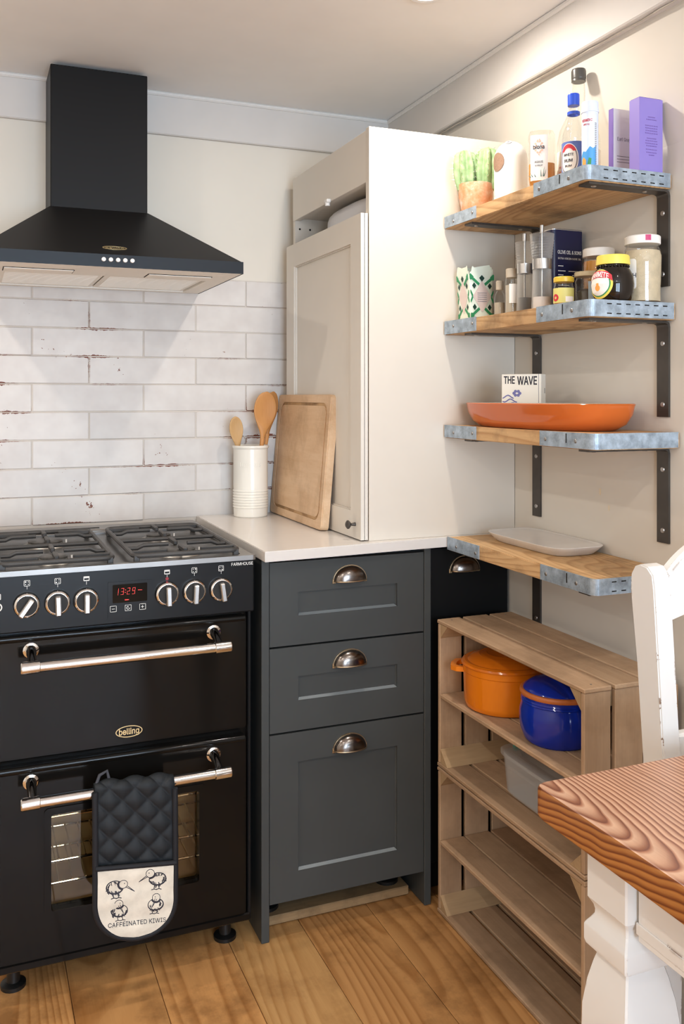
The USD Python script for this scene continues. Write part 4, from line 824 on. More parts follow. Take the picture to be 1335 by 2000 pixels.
# ================================================================== SHELVES
XS, SY0, SY1 = -0.139, -0.630, -1.200
def shelf(zt, th, label, y1=SY1, seed=1, SY0=-0.630):
    z0 = zt - th; r = random.Random(seed)
    t = thing('scaffold_shelf', label, 'shelf', (W, (SY0 + y1) / 2, z0))
    rr = 0.014
    cor = [(XS + 0.0015 + rr + rr * math.cos(a), y1 + 0.0015 + rr + rr * math.sin(a)) for a in np.linspace(math.pi, 1.5 * math.pi, 8)]
    pb = Polygon(cor + [(W - 0.002, y1 + 0.0015), (W - 0.002, SY0), (XS + 0.0015, SY0)])
    part(t, 'board', [top(pb.buffer(-0.0018, join_style=2), z0, th), top(pb, z0 + 0.0015, th - 0.003)], 'shelfwood', smooth=False)
    def strap(pts, name, lab):
        w = LineString(pts).buffer(0.0011, cap_style=2, join_style=1)
        p = part(t, name, top(w, z0 + 0.0015, th - 0.0005), 'galv', smooth=30, label=lab); return p
    s = strap([(XS + 0.0005, SY0), (XS + 0.0005, SY0 - 0.150)], 'end_strap', 'short galvanised strap at the left end')
    for y in (SY0 - 0.045, SY0 - 0.135): part(s, 'nail', lathe([(0, 0), (0.004, 0), (0.003, 0.0016), (0, 0.002)], (0, 0, 0), 12, 'x').apply_transform(trimesh.transformations.rotation_matrix(math.pi, (0, 0, 1))).apply_translation((XS - 0.0005, y, z0 + th * (0.4 + 0.2 * r.random()))), 'steel')
    arc = [(XS + rr + rr * math.cos(a), y1 + rr + rr * math.sin(a)) for a in np.linspace(math.pi, 1.5 * math.pi, 8)]
    s = strap([(XS + 0.0003, y1 + 0.175)] + [(x + 0.0003, y + 0.0003) for x, y in arc] + [(W - 0.006, y1 + 0.0003)], 'corner_strap', 'galvanised band bent round the near end')
    for k in range(7 if seed != 3 else 0):
        x = XS + 0.040 + k * 0.0225
        for zz in (z0 + th * 0.24, z0 + th * 0.80): part(s, 'slot', bx(x, x + 0.011, y1 - 0.0014, y1, zz - 0.0011, zz + 0.0011, 0.0004), 'dark', smooth=False)
    for k, y in enumerate((y1 + 0.155, y1 + 0.055)): part(s, 'nail', lathe([(0, 0), (0.0045, 0), (0.003, 0.0016), (0, 0.002)], (0, 0, 0), 12, 'x').apply_transform(trimesh.transformations.rotation_matrix(math.pi, (0, 0, 1))).apply_translation((XS - 0.0007, y, z0 + th * 0.5)), 'steel')
    part(s, 'slit', bx(XS - 0.0014, XS, y1 + 0.083, y1 + 0.0855, z0 + th * 0.35, z0 + th * 0.95), 'dark', smooth=False)
    for y in (-0.7245, -1.167):
        y = max(y, y1 + 0.02)
        b = part(t, 'bracket', [tube_flat([(XS + 0.012, z0 - 0.0025), (W - 0.012, z0 - 0.0025), (W - 0.0045, z0 - 0.006), (W - 0.0025, z0 - 0.013), (W - 0.0025, z0 - 0.193)], y - 0.0165, y + 0.0165, 0.005)], 'rawsteel', smooth=30, label='flat dark steel angle bracket')
        for zz in (z0 - 0.045, z0 - 0.168):
            part(b, 'screw', lathe([(0, 0), (0.0055, 0), (0.0045, 0.0016), (0.0015, 0.0018), (0, 0.0012)], (0, 0, 0), 16, 'x').apply_transform(trimesh.transformations.rotation_matrix(math.pi, (0, 0, 1))).apply_translation((W - 0.005, y, zz)), 'screw')
        for xx in (XS + 0.035, W - 0.05): part(b, 'screw', lathe([(0, 0), (0.0055, 0), (0.004, -0.0018), (0, -0.002)], (xx, y, z0 - 0.005), 16), 'screw')
    return t
def tube_flat(pts, ya, yb_, th):
    w = LineString(pts).buffer(th / 2, cap_style=2, join_style=1)
    m = ext(w, yb_ - ya); return place(m, (0, yb_, 0), (1, 0, 0), (0, 0, 1))
Z1, Z2, Z3, Z4 = 1.700, 1.4415, 1.1855, 0.9105
shelf(Z1, 0.029, 'top scaffold-board shelf, carrying the cactus and the bottles', -1.190, 1)
shelf(Z2, 0.033, 'second scaffold-board shelf, carrying the mills and food jars', -1.200, 2)
shelf(Z3, 0.031, 'third scaffold-board shelf, carrying the orange dish', -1.212, 3)
shelf(Z4, 0.032, 'lowest scaffold-board shelf, carrying the white tray above the crates', -1.214, 4, -0.644)

# ------------------------------------------------------------------ top shelf
def facing(x, y): return math.atan2(CAM[1] - y, CAM[0] - x)
px, py_ = -0.088, -0.694
t = thing('potted_cactus', 'small ribbed green cactus in a limed terracotta pot on the top shelf', 'cactus', (px, py_, Z1))
part(t, 'pot', lathe([(0, 0), (0.031, 0), (0.034, 0.004), (0.041, 0.040), (0.0425, 0.060), (0.0425, 0.071), (0.040, 0.072), (0.037, 0.068), (0.034, 0.060), (0, 0.060)], (px, py_, Z1), 40), 'terracotta')
part(t, 'soil', lathe([(0, 0.062), (0.030, 0.062), (0.037, 0.0605)], (px, py_, Z1), 30), 'soil')
f0 = facing(px, py_); rt = np.array([-math.sin(f0), math.cos(f0)])
def cactus_stem(dx, r, h, seed, ribs=7, lean=0.0):
    rg = random.Random(seed); rings = []; n = 56; ph = rg.uniform(0, 1)
    for k, u in enumerate(np.linspace(0, 1, 16)):
        rad = r * (0.72 + 0.35 * math.sin(math.pi * min(1, u * 0.9 + 0.08)) ** 0.8) * (1 if u < 0.86 else math.sqrt(max(0.02, 1 - ((u - 0.86) / 0.145) ** 2)))
        ring = []
        for a in np.linspace(0, 2 * math.pi, n, endpoint=False):
            rb = 0.68 + 0.36 * abs(math.cos((a + ph) * ribs / 2)) ** 1.4
            c = np.array([px, py_]) + rt * (dx + lean * u)
            ring.append((c[0] + rad * rb * math.cos(a), c[1] + rad * rb * math.sin(a), Z1 + 0.058 + h * u))
        rings.append(ring)
    st = part(t, 'cactus_stem', loft(rings), 'cactus', smooth=50)
    sp = []
    for b in range(ribs):
        a = 2 * math.pi * b / ribs - ph
        for u in np.linspace(0.12, 0.95, 7):
            c = np.array([px, py_]) + rt * (dx + lean * u); rad = r * (0.72 + 0.35 * math.sin(math.pi * min(1, u * 0.9 + 0.08)) ** 0.8) * 1.03 * (1 if u < 0.86 else 0.75)
            p = np.array([c[0] + rad * math.cos(a), c[1] + rad * math.sin(a), Z1 + 0.058 + h * u])
            for q in range(3):
                d = np.array([math.cos(a) + rg.uniform(-.6, .6), math.sin(a) + rg.uniform(-.6, .6), rg.uniform(-.3, .9)]) * 0.006
                sp.append(cyl(p, p + d, 0.0004, 3, 0.0001))
    part(st, 'spines', sp, 'label_white', smooth=False, kind='stuff')
cactus_stem(-0.021, 0.0285, 0.098, 5, lean=-0.006); cactus_stem(0.024, 0.029, 0.103, 8, lean=0.004)

ex, ey = -0.062, -0.808
t = thing('white_canister', 'white dome-topped canister with a round brown patch on the top shelf', 'canister', (ex, ey, Z1))
pr_ = [(0, 0), (0.0375, 0), (0.0385, 0.002), (0.0385, 0.020), (0.0378, 0.0212), (0.0385, 0.0224), (0.0385, 0.108)] + [(0.0385 * math.cos(a), 0.108 + 0.042 * math.sin(a)) for a in np.linspace(0.1, math.pi / 2 - 0.001, 14)] + [(0, 0.150)]
part(t, 'shell', lathe(pr_, (ex, ey, Z1), 56), 'white')
fa = facing(ex, ey)
def surf_disc(ang, zc, r, out, m, name, rad=0.0386, parent=t, zs=1.0):
    a = ext(Point(0, 0).buffer(r, quad_segs=12), out); a.apply_scale((1, zs, 1)); part(parent, name, wrap(a, (ex, ey), rad - 0.0008, ang, zc), m, smooth=False)
surf_disc(fa - 0.88, Z1 + 0.098, 0.0185, 0.0022, 'cork', 'cork_disc', zs=1.15)
part(t, 'top_button', lathe([(0, 0), (0.0075, 0), (0.0075, 0.001), (0.006, 0.0016), (0, 0.0012)], (0, 0, 0), 20).apply_transform(trimesh.transformations.rotation_matrix(0.62, (-math.sin(fa - 0.25), math.cos(fa - 0.25), 0))).apply_translation((ex + 0.0215 * math.cos(fa - .25), ey + 0.0215 * math.sin(fa - .25), Z1 + 0.1432)), 'label_white')
part(t, 'top_hole', lathe([(0, 0), (0.0026, 0), (0.0026, 0.0008), (0, 0.0008)], (0, 0, 0), 14).apply_transform(trimesh.transformations.rotation_matrix(0.62, (-math.sin(fa - 0.25), math.cos(fa - 0.25), 0))).apply_translation((ex + 0.0222 * math.cos(fa - .25), ey + 0.0222 * math.sin(fa - .25), Z1 + 0.1446)), 'inkgrey')

qx, qy = -0.078, -0.955; fa = facing(qx, qy)
t = thing('syrup_bottle', 'upturned clear squeezy bottle of amber syrup with a white label, top shelf', 'bottle', (qx, qy, Z1))
Rot = trimesh.transformations.rotation_matrix(fa + math.pi / 2, (0, 0, 1))
def oval(zs, sx=0.029, sy=0.021, e=2.6): return loft([[(*p, z) for p in sell(sx * k, sy * k, e, 40)] for z, k in zs]).apply_transform(Rot).apply_translation((qx, qy, Z1))
part(t, 'bottle_body', oval([(0.012, 0.80), (0.016, 0.93), (0.03, 1), (0.11, 1), (0.124, 0.97), (0.131, 0.86)]), 'clear', smooth=40)
part(t, 'syrup', oval([(0.013, 0.78), (0.017, 0.90), (0.03, 0.96), (0.060, 0.96)]), 'honey', smooth=40)
part(t, 'cap', oval([(0.0, 0.78), (0.012, 0.82)]), 'green', smooth=40)
lb = oval([(0.022, 1.02), (0.120, 1.02)], 0.0292, 0.0214)
lb = man(lb) ^ man(bx(-0.0235, 0.013, -0.05, -0.004, 0.0, 0.2).apply_transform(Rot).apply_translation((qx, qy, Z1)))
part(t, 'label', lb, 'label_white', smooth=30)
def on_oval(m, x, z):
    mm = m.copy(); mm.apply_translation((x, z, 0)); mm = place(mm, (0, -0.0220, 0), (1, 0, 0), (0, 0, 1)); v, f = trimesh.remesh.subdivide_to_size(mm.vertices, mm.faces, 0.006)
    v[:, 1] = -0.0217 * (1 - np.clip(np.abs(v[:, 0]) / 0.0297, 0, 0.99) ** 2.6) ** (1 / 2.6) - (-0.0220 - v[:, 1]) - 0.0002
    return trimesh.Trimesh(v, f, process=False).apply_transform(Rot).apply_translation((qx, qy, Z1))
dots = unary_union([Point(0.0085 * math.cos(a), 0.0125 * math.sin(a)).buffer(0.0023) for a in np.linspace(0, 2 * math.pi, 10, endpoint=False)] + [Point(0.0045 * math.cos(a), 0.0165 * math.sin(a)).buffer(0.0016) for a in np.linspace(0.3, 2 * math.pi + .3, 7, endpoint=False)])
part(t, 'label_flowers', on_oval(ext(dots, 0.0004), -0.006, 0.094), 'label_pink', smooth=False)
part(t, 'label_lettering', [on_oval(text('biona', 0.0085, 0.0005, True, 0.024), -0.006, 0.094), on_oval(text('AGAVE', 0.0050, 0.0004, False, 0.018), -0.006, 0.062), on_oval(text('SYRUP', 0.0036, 0.0004, False, 0.016), -0.006, 0.054)], 'ink', smooth=False)
part(t, 'label_leaves', on_oval(ext(unary_union([Polygon([(x, 0), (x + 0.002, 0), (x + dx, h)]) for x, dx, h in ((0.008, 0.004, 0.022), (0.004, 0.0, 0.016), (0.010, 0.006, 0.016), (-0.014, -0.004, 0.010), (-0.018, -0.004, 0.006), (-0.008, -0.002, 0.007))]), 0.0004), -0.006, 0.030), 'leafprint', smooth=False)

rx, ry = -0.075, -1.064; fa = facing(rx, ry)
t = thing('rum_bottle', 'slim clear bottle with a bright blue cap and blue label on the top shelf', 'bottle', (rx, ry, Z1))
part(t, 'bottle_glass', lathe([(0, 0), (0.022, 0), (0.0235, 0.003), (0.0235, 0.088), (0.0215, 0.100), (0.0145, 0.118), (0.0105, 0.132), (0.0098, 0.150), (0.0108, 0.152), (0.0108, 0.158), (0, 0.158)], (rx, ry, Z1), 44), 'clear')
part(t, 'cap', lathe([(0, 0.156), (0.0118, 0.156), (0.0122, 0.158), (0.0122, 0.178), (0.0112, 0.180), (0, 0.180)], (rx, ry, Z1), 32), 'blue_cap')
part(t, 'neck_ring', lathe([(0.0100, 0.137), (0.0128, 0.137), (0.0128, 0.143), (0.0100, 0.143), (0.0100, 0.137)], (rx, ry, Z1), 32), 'blue_cap')
part(t, 'label', label_patch((rx, ry), 0.0236, fa, 3.6, Z1 + 0.012, Z1 + 0.078, n=30), 'blue_label')
part(t, 'label_oval', wrap(ext(affinity.scale(Point(0, 0).buffer(1), 0.021, 0.032), 0.0004), (rx, ry), 0.0240, fa - 0.45, Z1 + 0.042), 'label_white', smooth=False)
ov_ = affinity.scale(Point(0, 0).buffer(1), 0.0195, 0.0305)
part(t, 'label_ring', wrap(ext(ov_.difference(affinity.scale(ov_, 0.86, 0.90)), 0.0004), (rx, ry), 0.0243, fa - 0.45, Z1 + 0.042), 'inkgrey', smooth=False)
part(t, 'label_banner', wrap(ext(ov_.difference(affinity.scale(ov_, 0.72, 0.74)).intersection(sbox(-0.016, 0.016, 0.016, 0.04)), 0.0004), (rx, ry), 0.0245, fa - 0.45, Z1 + 0.042), 'red', smooth=False)
part(t, 'label_lettering', [wrap(text(s, h, 0.0004, True, w), (rx, ry), 0.0243, fa - 0.45, Z1 + z) for s, h, w, z in (('WHITE', 0.005, 0.022, 0.051), ('RUM', 0.006, 0.018, 0.039), ('RUM', 0.004, 0.014, 0.028))], 'ink', smooth=False)

kx, ky_ = 0.002, -0.978; fa = facing(kx, ky_)
t = thing('spirit_bottle', 'taller clear bottle with a black screw cap standing at the wall behind the blue-capped one', 'bottle', (kx, ky_, Z1))
part(t, 'bottle_glass', lathe([(0, 0), (0.044, 0), (0.0465, 0.003), (0.0465, 0.110), (0.042, 0.135), (0.025, 0.170), (0.0145, 0.195), (0.0130, 0.240), (0.0142, 0.242), (0.0142, 0.250), (0, 0.250)], (kx, ky_, Z1), 44), 'clear')
part(t, 'cap', lathe([(0, 0.243), (0.0155, 0.243), (0.0155, 0.246), (0.0150, 0.248), (0.0158, 0.250), (0.0158, 0.266), (0.0145, 0.270), (0, 0.270)], (kx, ky_, Z1), 32), 'black_cap')
part(t, 'label', label_patch((kx, ky_), 0.0466, fa, 2.7, Z1 + 0.012, Z1 + 0.088, n=30), 'label_white')
part(t, 'label_lettering', [wrap(text(s, h, 0.0004, False, w), (kx, ky_), 0.0471, fa - 0.86, Z1 + z) for s, h, w, z in (('PEACH', 0.004, 0.016, 0.052), ('MILD', 0.0055, 0.018, 0.041), ('RICH', 0.0055, 0.018, 0.031))], 'pinkred', smooth=False)

vx, vy = -0.092, -1.140; fa = facing(vx, vy)
t = thing('vitamin_tube', 'white tube of vitamin tablets with blue and orange print, near end of the top shelf', 'tube', (vx, vy, Z1))
part(t, 'tube_body', lathe([(0, 0), (0.0155, 0), (0.0160, 0.001), (0.0160, 0.118), (0, 0.118)], (vx, vy, Z1), 36), 'tube_white')
part(t, 'cap', lathe([(0, 0.117), (0.0172, 0.117), (0.0172, 0.1235), (0.0165, 0.1245), (0.0165, 0.136), (0.0155, 0.1385), (0, 0.1385)], (vx, vy, Z1), 36), 'tube_white')
wv = Polygon([(-0.018, 0), (0.017, 0), (0.017, 0.046), (0.010, 0.040), (0.004, 0.044), (-0.004, 0.034), (-0.011, 0.036), (-0.018, 0.026)])
part(t, 'blue_print', wrap(ext(wv, 0.0003), (vx, vy), 0.0161, fa - 0.25, Z1 + 0.004), 'sky_blue', smooth=False)
part(t, 'orange_print', wrap(ext(unary_union([Polygon([(-0.013, 0), (-0.004, 0), (-0.004, 0.018), (-0.009, 0.024), (-0.013, 0.020)]), Point(0.000, 0.004).buffer(0.004)]), 0.0003), (vx, vy), 0.0164, fa - 0.25, Z1 + 0.004), 'orange', smooth=False)
part(t, 'green_print', wrap(ext(Polygon([(-0.001, 0.008), (0.006, 0.008), (0.007, 0.020), (0.002, 0.022)]), 0.0003), (vx, vy), 0.0166, fa - 0.25, Z1 + 0.004), 'green', smooth=False)
part(t, 'lettering', [wrap(text('VITAMIN C', 0.0052, 0.0003, True, 0.022), (vx, vy), 0.0161, fa - 0.42, Z1 + 0.100), wrap(text('1000 mg', 0.0032, 0.0003, False, 0.013), (vx, vy), 0.0161, fa - 0.48, Z1 + 0.092)], 'red', smooth=False)
part(t, 'small_print', [wrap(ext(unary_union([sbox(-0.002, k * 0.0036, 0.0022, k * 0.0036 + 0.0014) for k in range(24)]), 0.0003), (vx, vy), 0.0163, fa + 0.72, Z1 + 0.010)], 'inkgrey', smooth=False)
def carton(name, label, cat, x0, x1, y0, y1, h, m, side_m=None):
    t = thing(name, label, cat, ((x0 + x1) / 2, (y0 + y1) / 2, Z1))
    part(t, 'box', bx(x0, x1, y0, y1, Z1, Z1 + h, 0.0006), m, smooth=False)
    return t
t = carton('gift_carton', 'silvery white carton with a violet edge, left of the violet carton on the top shelf', 'box', -0.003, 0.044, -1.100, -1.086, 0.150, 'lav_white')
part(t, 'violet_side', bx(-0.0038, -0.003, -1.100, -1.086, Z1, Z1 + 0.150), 'purple_dark', smooth=False)
part(t, 'lettering', t_front('Earl Grey', 0.0075, 0.024, Z1 + 0.088, -1.1001, False, 0.034, 0.0003), 'inkgrey', smooth=False)
part(t, 'small_print', [front(sbox(0.006, Z1 + z, 0.044, Z1 + z + 0.0012), -1.1001, 0.0003) for z in (0.040, 0.046, 0.052)], 'inkgrey', smooth=False)
t = carton('violet_carton', 'taller violet carton with small print at the near end of the top shelf', 'box', -0.010, 0.048, -1.187, -1.157, 0.146, 'purple')
part(t, 'lid_flap', bx(-0.008, 0.046, -1.185, -1.159, Z1 + 0.146, Z1 + 0.1475), 'purple_dark', smooth=False)
lines = [(0.108, 0.018), (0.103, 0.026), (0.091, 0.032), (0.086, 0.031), (0.081, 0.030), (0.076, 0.032), (0.066, 0.024), (0.061, 0.030), (0.056, 0.031), (0.051, 0.027), (0.044, 0.028), (0.038, 0.026), (0.033, 0.014)]
part(t, 'small_print', [front(unary_union([sbox(0.020 - w / 2 + i * w / 6, Z1 + z, 0.020 - w / 2 + i * w / 6 + w / 7.5, Z1 + z + 0.0018) for i in range(6)]), -1.1871, 0.0003) for z, w in lines], 'purple_dark', smooth=False)

# ------------------------------------------------------------------ second shelf
gx0, gx1, gy0, gy1 = -0.107, -0.042, -0.702, -0.640
t = thing('paper_packet', 'open green and white diamond-patterned paper packet at the left end of the second shelf', 'packet', ((gx0 + gx1) / 2, (gy0 + gy1) / 2, Z2))
rng2 = random.Random(4); rings = []
n = 64
for k, u in enumerate(np.linspace(0, 1, 12)):
    g_ = 1 + 0.10 * u - 0.05 * math.sin(math.pi * u)
    ring = []
    for j, (x, y) in enumerate(sell((gx1 - gx0) / 2 * g_, (gy1 - gy0) / 2 * (1 + 0.0 * u), 9, n)):
        zt = 0.122 + (0.010 * math.cos(4 * 2 * math.pi * j / n + 3.14 * 0.25 * 0) + 0.004 * math.sin(j * 1.7))
        ring.append(((gx0 + gx1) / 2 + x - 0.004 * u, (gy0 + gy1) / 2 + y * (1.0 + 0.12 * u * (y < 0)), Z2 + zt * u))
    rings.append(ring)
rings = np.array(rings); inn_ = rings.copy(); c_ = inn_.mean(1, keepdims=True); inn_[..., :2] = c_[..., :2] + (inn_[..., :2] - c_[..., :2]) * 0.97
part(t, 'paper', loft(np.concatenate([rings, inn_[::-1][:-1], inn_[1:2] * [1, 1, 0] + [0, 0, Z2 + 0.004]])), 'pack_white', smooth=30)
def packprint(w, h):
    """diamond lattice in a w x h face centred at 0"""
    S = sbox(-w / 2, -h / 2, w / 2, h / 2); bands, dk = [], []
    for i in range(-3, 4):
        for sg in (-1, 1):
            bands.append(LineString([(i * w - sg * 0.2, -0.2), (i * w + sg * 0.2, 0.2)]).buffer(0.0035))
    cen = Polygon([(-w * .34, 0), (0, -h * .30), (w * .34, 0), (0, h * .30)]).buffer(0.003)
    for sx in (-1, 1):
        for sz in (-1, 1): dk.append(Polygon([(sx * w * .33 - .0055, sz * h * .23), (sx * w * .33, sz * h * .23 - .0075), (sx * w * .33 + .0055, sz * h * .23), (sx * w * .33, sz * h * .23 + .0075)]))
    dk.append(Polygon([(-.007, h * .40), (0, h * .40 - .009), (.007, h * .40), (0, h * .40 + .007)]))
    gb = unary_union([LineString([(-w / 2, sz * h * .44), (0, sz * h * .20), (w / 2, sz * h * .44)]).buffer(0.0032) for sz in (-1, 1)] + [LineString([(sx * w * .5, -h * .12), (sx * w * .40, 0), (sx * w * .5, h * .12)]).buffer(0.002) for sx in (-1, 1)] + [Point(sx * w * .46, sz * h * .42).buffer(0.008, quad_segs=1) for sx in (-1, 1) for sz in (-1, 1)])
    gb = gb.difference(cen.buffer(0.001)).difference(unary_union(dk).buffer(0.0022))
    return gb.intersection(S), unary_union(dk).intersection(S), cen.intersection(S)
g1, k1, c1 = packprint(0.064, 0.112)
def pf(poly, off):      # front face, follows the packet's flare
    m = ext(poly, 0.0004); v, f = trimesh.remesh.subdivide_to_size(m.vertices, m.faces, 0.012)
    u = (v[:, 1] + 0.058) / 0.122; xx = (gx0 + gx1) / 2 + v[:, 0] * (1 + 0.10 * u - 0.05 * np.sin(np.pi * u)) - 0.004 * u
    yy = (gy0 + gy1) / 2 - (gy1 - gy0) / 2 * (1 + 0.12 * u) - off - v[:, 2]
    return trimesh.Trimesh(np.stack([xx, yy, Z2 + 0.058 + v[:, 1]], 1), f, process=False)
def ps(poly, off):      # left face
    m = ext(poly, 0.0004); v, f = trimesh.remesh.subdivide_to_size(m.vertices, m.faces, 0.012)
    u = (v[:, 1] + 0.058) / 0.122; g_ = (gx1 - gx0) / 2 * (1 + 0.10 * u - 0.05 * np.sin(np.pi * u))
    return trimesh.Trimesh(np.stack([(gx0 + gx1) / 2 - 0.004 * u - g_ - off - v[:, 2], (gy0 + gy1) / 2 - v[:, 0], Z2 + 0.058 + v[:, 1]], 1), f, process=False)
part(t, 'green_bands', [pf(g1, 0.0003), ps(affinity.scale(g1, 0.86, 1, origin=(0, 0)), 0.0003)], 'pack_green', smooth=False)
part(t, 'dark_diamonds', [pf(k1, 0.0003), ps(affinity.scale(k1, 0.86, 1, origin=(0, 0)), 0.0003)], 'pack_dark', smooth=False)
part(t, 'centre_panel', [pf(c1, 0.0002), ps(affinity.scale(c1, 0.8, 1.1, origin=(0, 0)), 0.0002)], 'pack_pink', smooth=False)
part(t, 'small_print', pf(unary_union([sbox(-0.013, z, 0.013, z + 0.0012) for z in (-0.012, -0.007, -0.002, 0.003, 0.008)]), 0.0006), 'inkgrey', smooth=False)

def jar(name, label, cat, x, y, z, prof, m, lid, lid_m, n=40, extra=None):
    t = thing(name, label, cat, (x, y, z)); part(t, 'glass', lathe(prof, (x, y, z), n), m, smooth=40); part(t, 'lid', lathe(lid, (x, y, z), n), lid_m, smooth=40); return t
def lid_p(r, z0, z1): return [(0, z0), (r - 0.0005, z0), (r, z0 + 0.001), (r, z1 - 0.002), (r - 0.002, z1), (0, z1)]
x, y = -0.072, -0.776
t = jar('flavouring_bottle', 'tiny clear flavouring bottle with a grey cap beside the paper packet', 'bottle', x, y, Z2, [(0, 0), (0.0125, 0), (0.0130, 0.002), (0.0130, 0.048), (0.0115, 0.056), (0.0075, 0.062), (0.0075, 0.068), (0, 0.068)], 'clear', lid_p(0.0088, 0.066, 0.088), 'spice', 28)
part(t, 'contents', lathe([(0, 0.002), (0.0118, 0.002), (0.0118, 0.036), (0, 0.036)], (x, y, Z2), 24), 'spice')
x, y = -0.078, -0.838; fa = facing(x, y)
t = jar('flavouring_jar', 'taller pale spice jar with a ridged grey cap left of the mills', 'jar', x, y, Z2, [(0, 0), (0.0150, 0), (0.0155, 0.002), (0.0155, 0.082), (0.0130, 0.088), (0, 0.088)], 'clear', lid_p(0.0138, 0.087, 0.108), 'spice', 32)
part(t, 'contents', lathe([(0, 0.002), (0.0142, 0.002), (0.0142, 0.070), (0, 0.070)], (x, y, Z2), 28), 'spice')
part(t, 'label', label_patch((x, y), 0.0156, fa + 0.3, 1.4, Z2 + 0.028, Z2 + 0.072), 'label_white')
def mill(label, x, y, r, h, fill, fm):
    t = thing('pepper_mill' if fm == 'pepper' else 'salt_mill', label, 'mill', (x, y, Z2))
    pb = [(0, 0), (r, 0), (r * 1.02, 0.002), (r * 0.96, 0.030), (r * 0.90, 0.085), (r * 0.90, 0.090), (r * 0.84, 0.090), (r * 0.86, 0.004), (0, 0.004)]
    part(t, 'clear_body', lathe(pb, (x, y, Z2), 36), 'acrylic', smooth=40)
    part(t, fm, lathe([(0, 0.005), (r * 0.84, 0.005), (r * 0.84, fill), (0, fill + 0.002)], (x, y, Z2), 28), fm)
    part(t, 'steel_collar', lathe([(r * 0.5, 0.090), (r * 0.93, 0.090), (r * 0.93, 0.112), (r * 0.5, 0.112), (r * 0.5, 0.090)], (x, y, Z2), 36), 'steel2')
    hp = [(r * 0.5, 0.112), (r * 0.95, 0.112)]
    for i in range(7):
        zc = 0.115 + i * 0.0058; rr = r * (0.95 + 0.028 * i); hp += [(rr, zc), (rr + 0.0009, zc + 0.0022), (rr, zc + 0.0044)]
    hp += [(r * 1.16, h - 0.012), (r * 1.18, h - 0.010), (r * 0.7, h - 0.007), (0, h - 0.007)]
    part(t, 'clear_head', lathe(hp, (x, y, Z2), 36), 'acrylic', smooth=30)
    part(t, 'spindle', [cyl((x, y, Z2 + 0.006), (x, y, Z2 + h - 0.006), 0.0022, 10), cyl((x, y, Z2 + h - 0.008), (x, y, Z2 + h + 0.010), 0.0042, 14)], 'steel2')
mill('clear pepper mill with dark peppercorns and a steel collar on the second shelf', -0.077, -0.888, 0.0185, 0.170, 0.036, 'pepper')
mill('clear salt mill with pale salt and a steel collar, right of the pepper mill', -0.082, -0.962, 0.0225, 0.176, 0.030, 'salt')
t = thing('oil_tin', 'tall navy blue tin with white print behind the salt mill', 'tin', (0.015, -0.895, Z2))
tx0, tx1, ty0, ty1 = -0.028, 0.056, -0.925, -0.865
part(t, 'tin_body', loft([[(0.014 + p[0], -0.895 + p[1], Z2 + z) for p in sell(0.042 * k, 0.030 * k, 8, 48)] for z, k in ((0, 0.98), (0.002, 1), (0.186, 1), (0.188, 0.985))]), 'navy', smooth=30)
part(t, 'tin_rim', loft([[(0.014 + p[0], -0.895 + p[1], Z2 + z) for p in sell(0.042 * k, 0.030 * k, 8, 48)] for z, k in ((0.1872, 0.99), (0.190, 0.99), (0.1905, 0.97))]), 'steel2', smooth=30)
part(t, 'tin_lettering', [t_front('OLIVE OIL & SONS', 0.0075, 0.017, Z2 + 0.138, -0.9252, True, 0.064, 0.0004), t_front('EXTRA VIRGIN OLIVE OIL', 0.0042, 0.017, Z2 + 0.124, -0.9252, False, 0.062, 0.0004)] +
     [front(unary_union([sbox(a_, Z2 + z, b_, Z2 + z + 0.002) for a_, b_, z in ((-0.014, 0.000, 0.106), (-0.014, 0.006, 0.095), (0.014, 0.046, 0.095), (-0.014, 0.000, 0.086), (-0.014, 0.002, 0.081), (-0.014, -0.006, 0.076), (0.024, 0.030, 0.086), (0.024, 0.030, 0.081), (0.024, 0.030, 0.076), (-0.014, 0.004, 0.069), (-0.014, 0.016, 0.063), (-0.014, 0.012, 0.057), (-0.014, 0.004, 0.050))]), -0.9252, 0.0004)], 'print', smooth=False)
x, y = -0.082, -1.040; fa = facing(x, y)
t = jar('mustard_jar', 'small squat jar with a yellow lid and a lime label, right of the salt mill', 'jar', x, y, Z2, [(0, 0), (0.0195, 0), (0.0212, 0.003), (0.0212, 0.040), (0.0190, 0.047), (0.0185, 0.054), (0, 0.054)], 'clear', lid_p(0.0210, 0.053, 0.064), 'yellow_lid')
part(t, 'contents', lathe([(0, 0.003), (0.0200, 0.004), (0.0200, 0.013), (0, 0.014)], (x, y, Z2), 30), 'honey')
part(t, 'label', label_patch((x, y), 0.0213, fa, 2.8, Z2 + 0.009, Z2 + 0.040, n=24), 'mustard_label')
part(t, 'label_band', label_patch((x, y), 0.0216, fa + 0.62, 0.9, Z2 + 0.011, Z2 + 0.022, n=12), 'label_white')
part(t, 'label_spot', wrap(ext(Point(0, 0).buffer(0.0075).difference(Point(0, 0).buffer(0.003)), 0.0004), (x, y), 0.0217, fa - 0.85, Z2 + 0.020), 'red', smooth=False)
x, y = -0.030, -1.049; fa = facing(x, y)
t = jar('preserving_jar', 'clear glass jar with a pale gold lid left of the yellow-lidded black jar', 'jar', x, y, Z2, [(0, 0), (0.0235, 0), (0.0250, 0.003), (0.0250, 0.056), (0.0225, 0.062), (0.0225, 0.068), (0, 0.068)], 'clear', lid_p(0.0262, 0.066, 0.076), 'gold_lid')
part(t, 'contents', lathe([(0, 0.003), (0.0235, 0.004), (0.0235, 0.034), (0.012, 0.040), (0, 0.036)], (x, y, Z2), 30), 'jar_dark')
part(t, 'label', label_patch((x, y), 0.0251, fa + 0.55, 0.9, Z2 + 0.010, Z2 + 0.054), 'blue_label2')
x, y = 0.030, -1.010
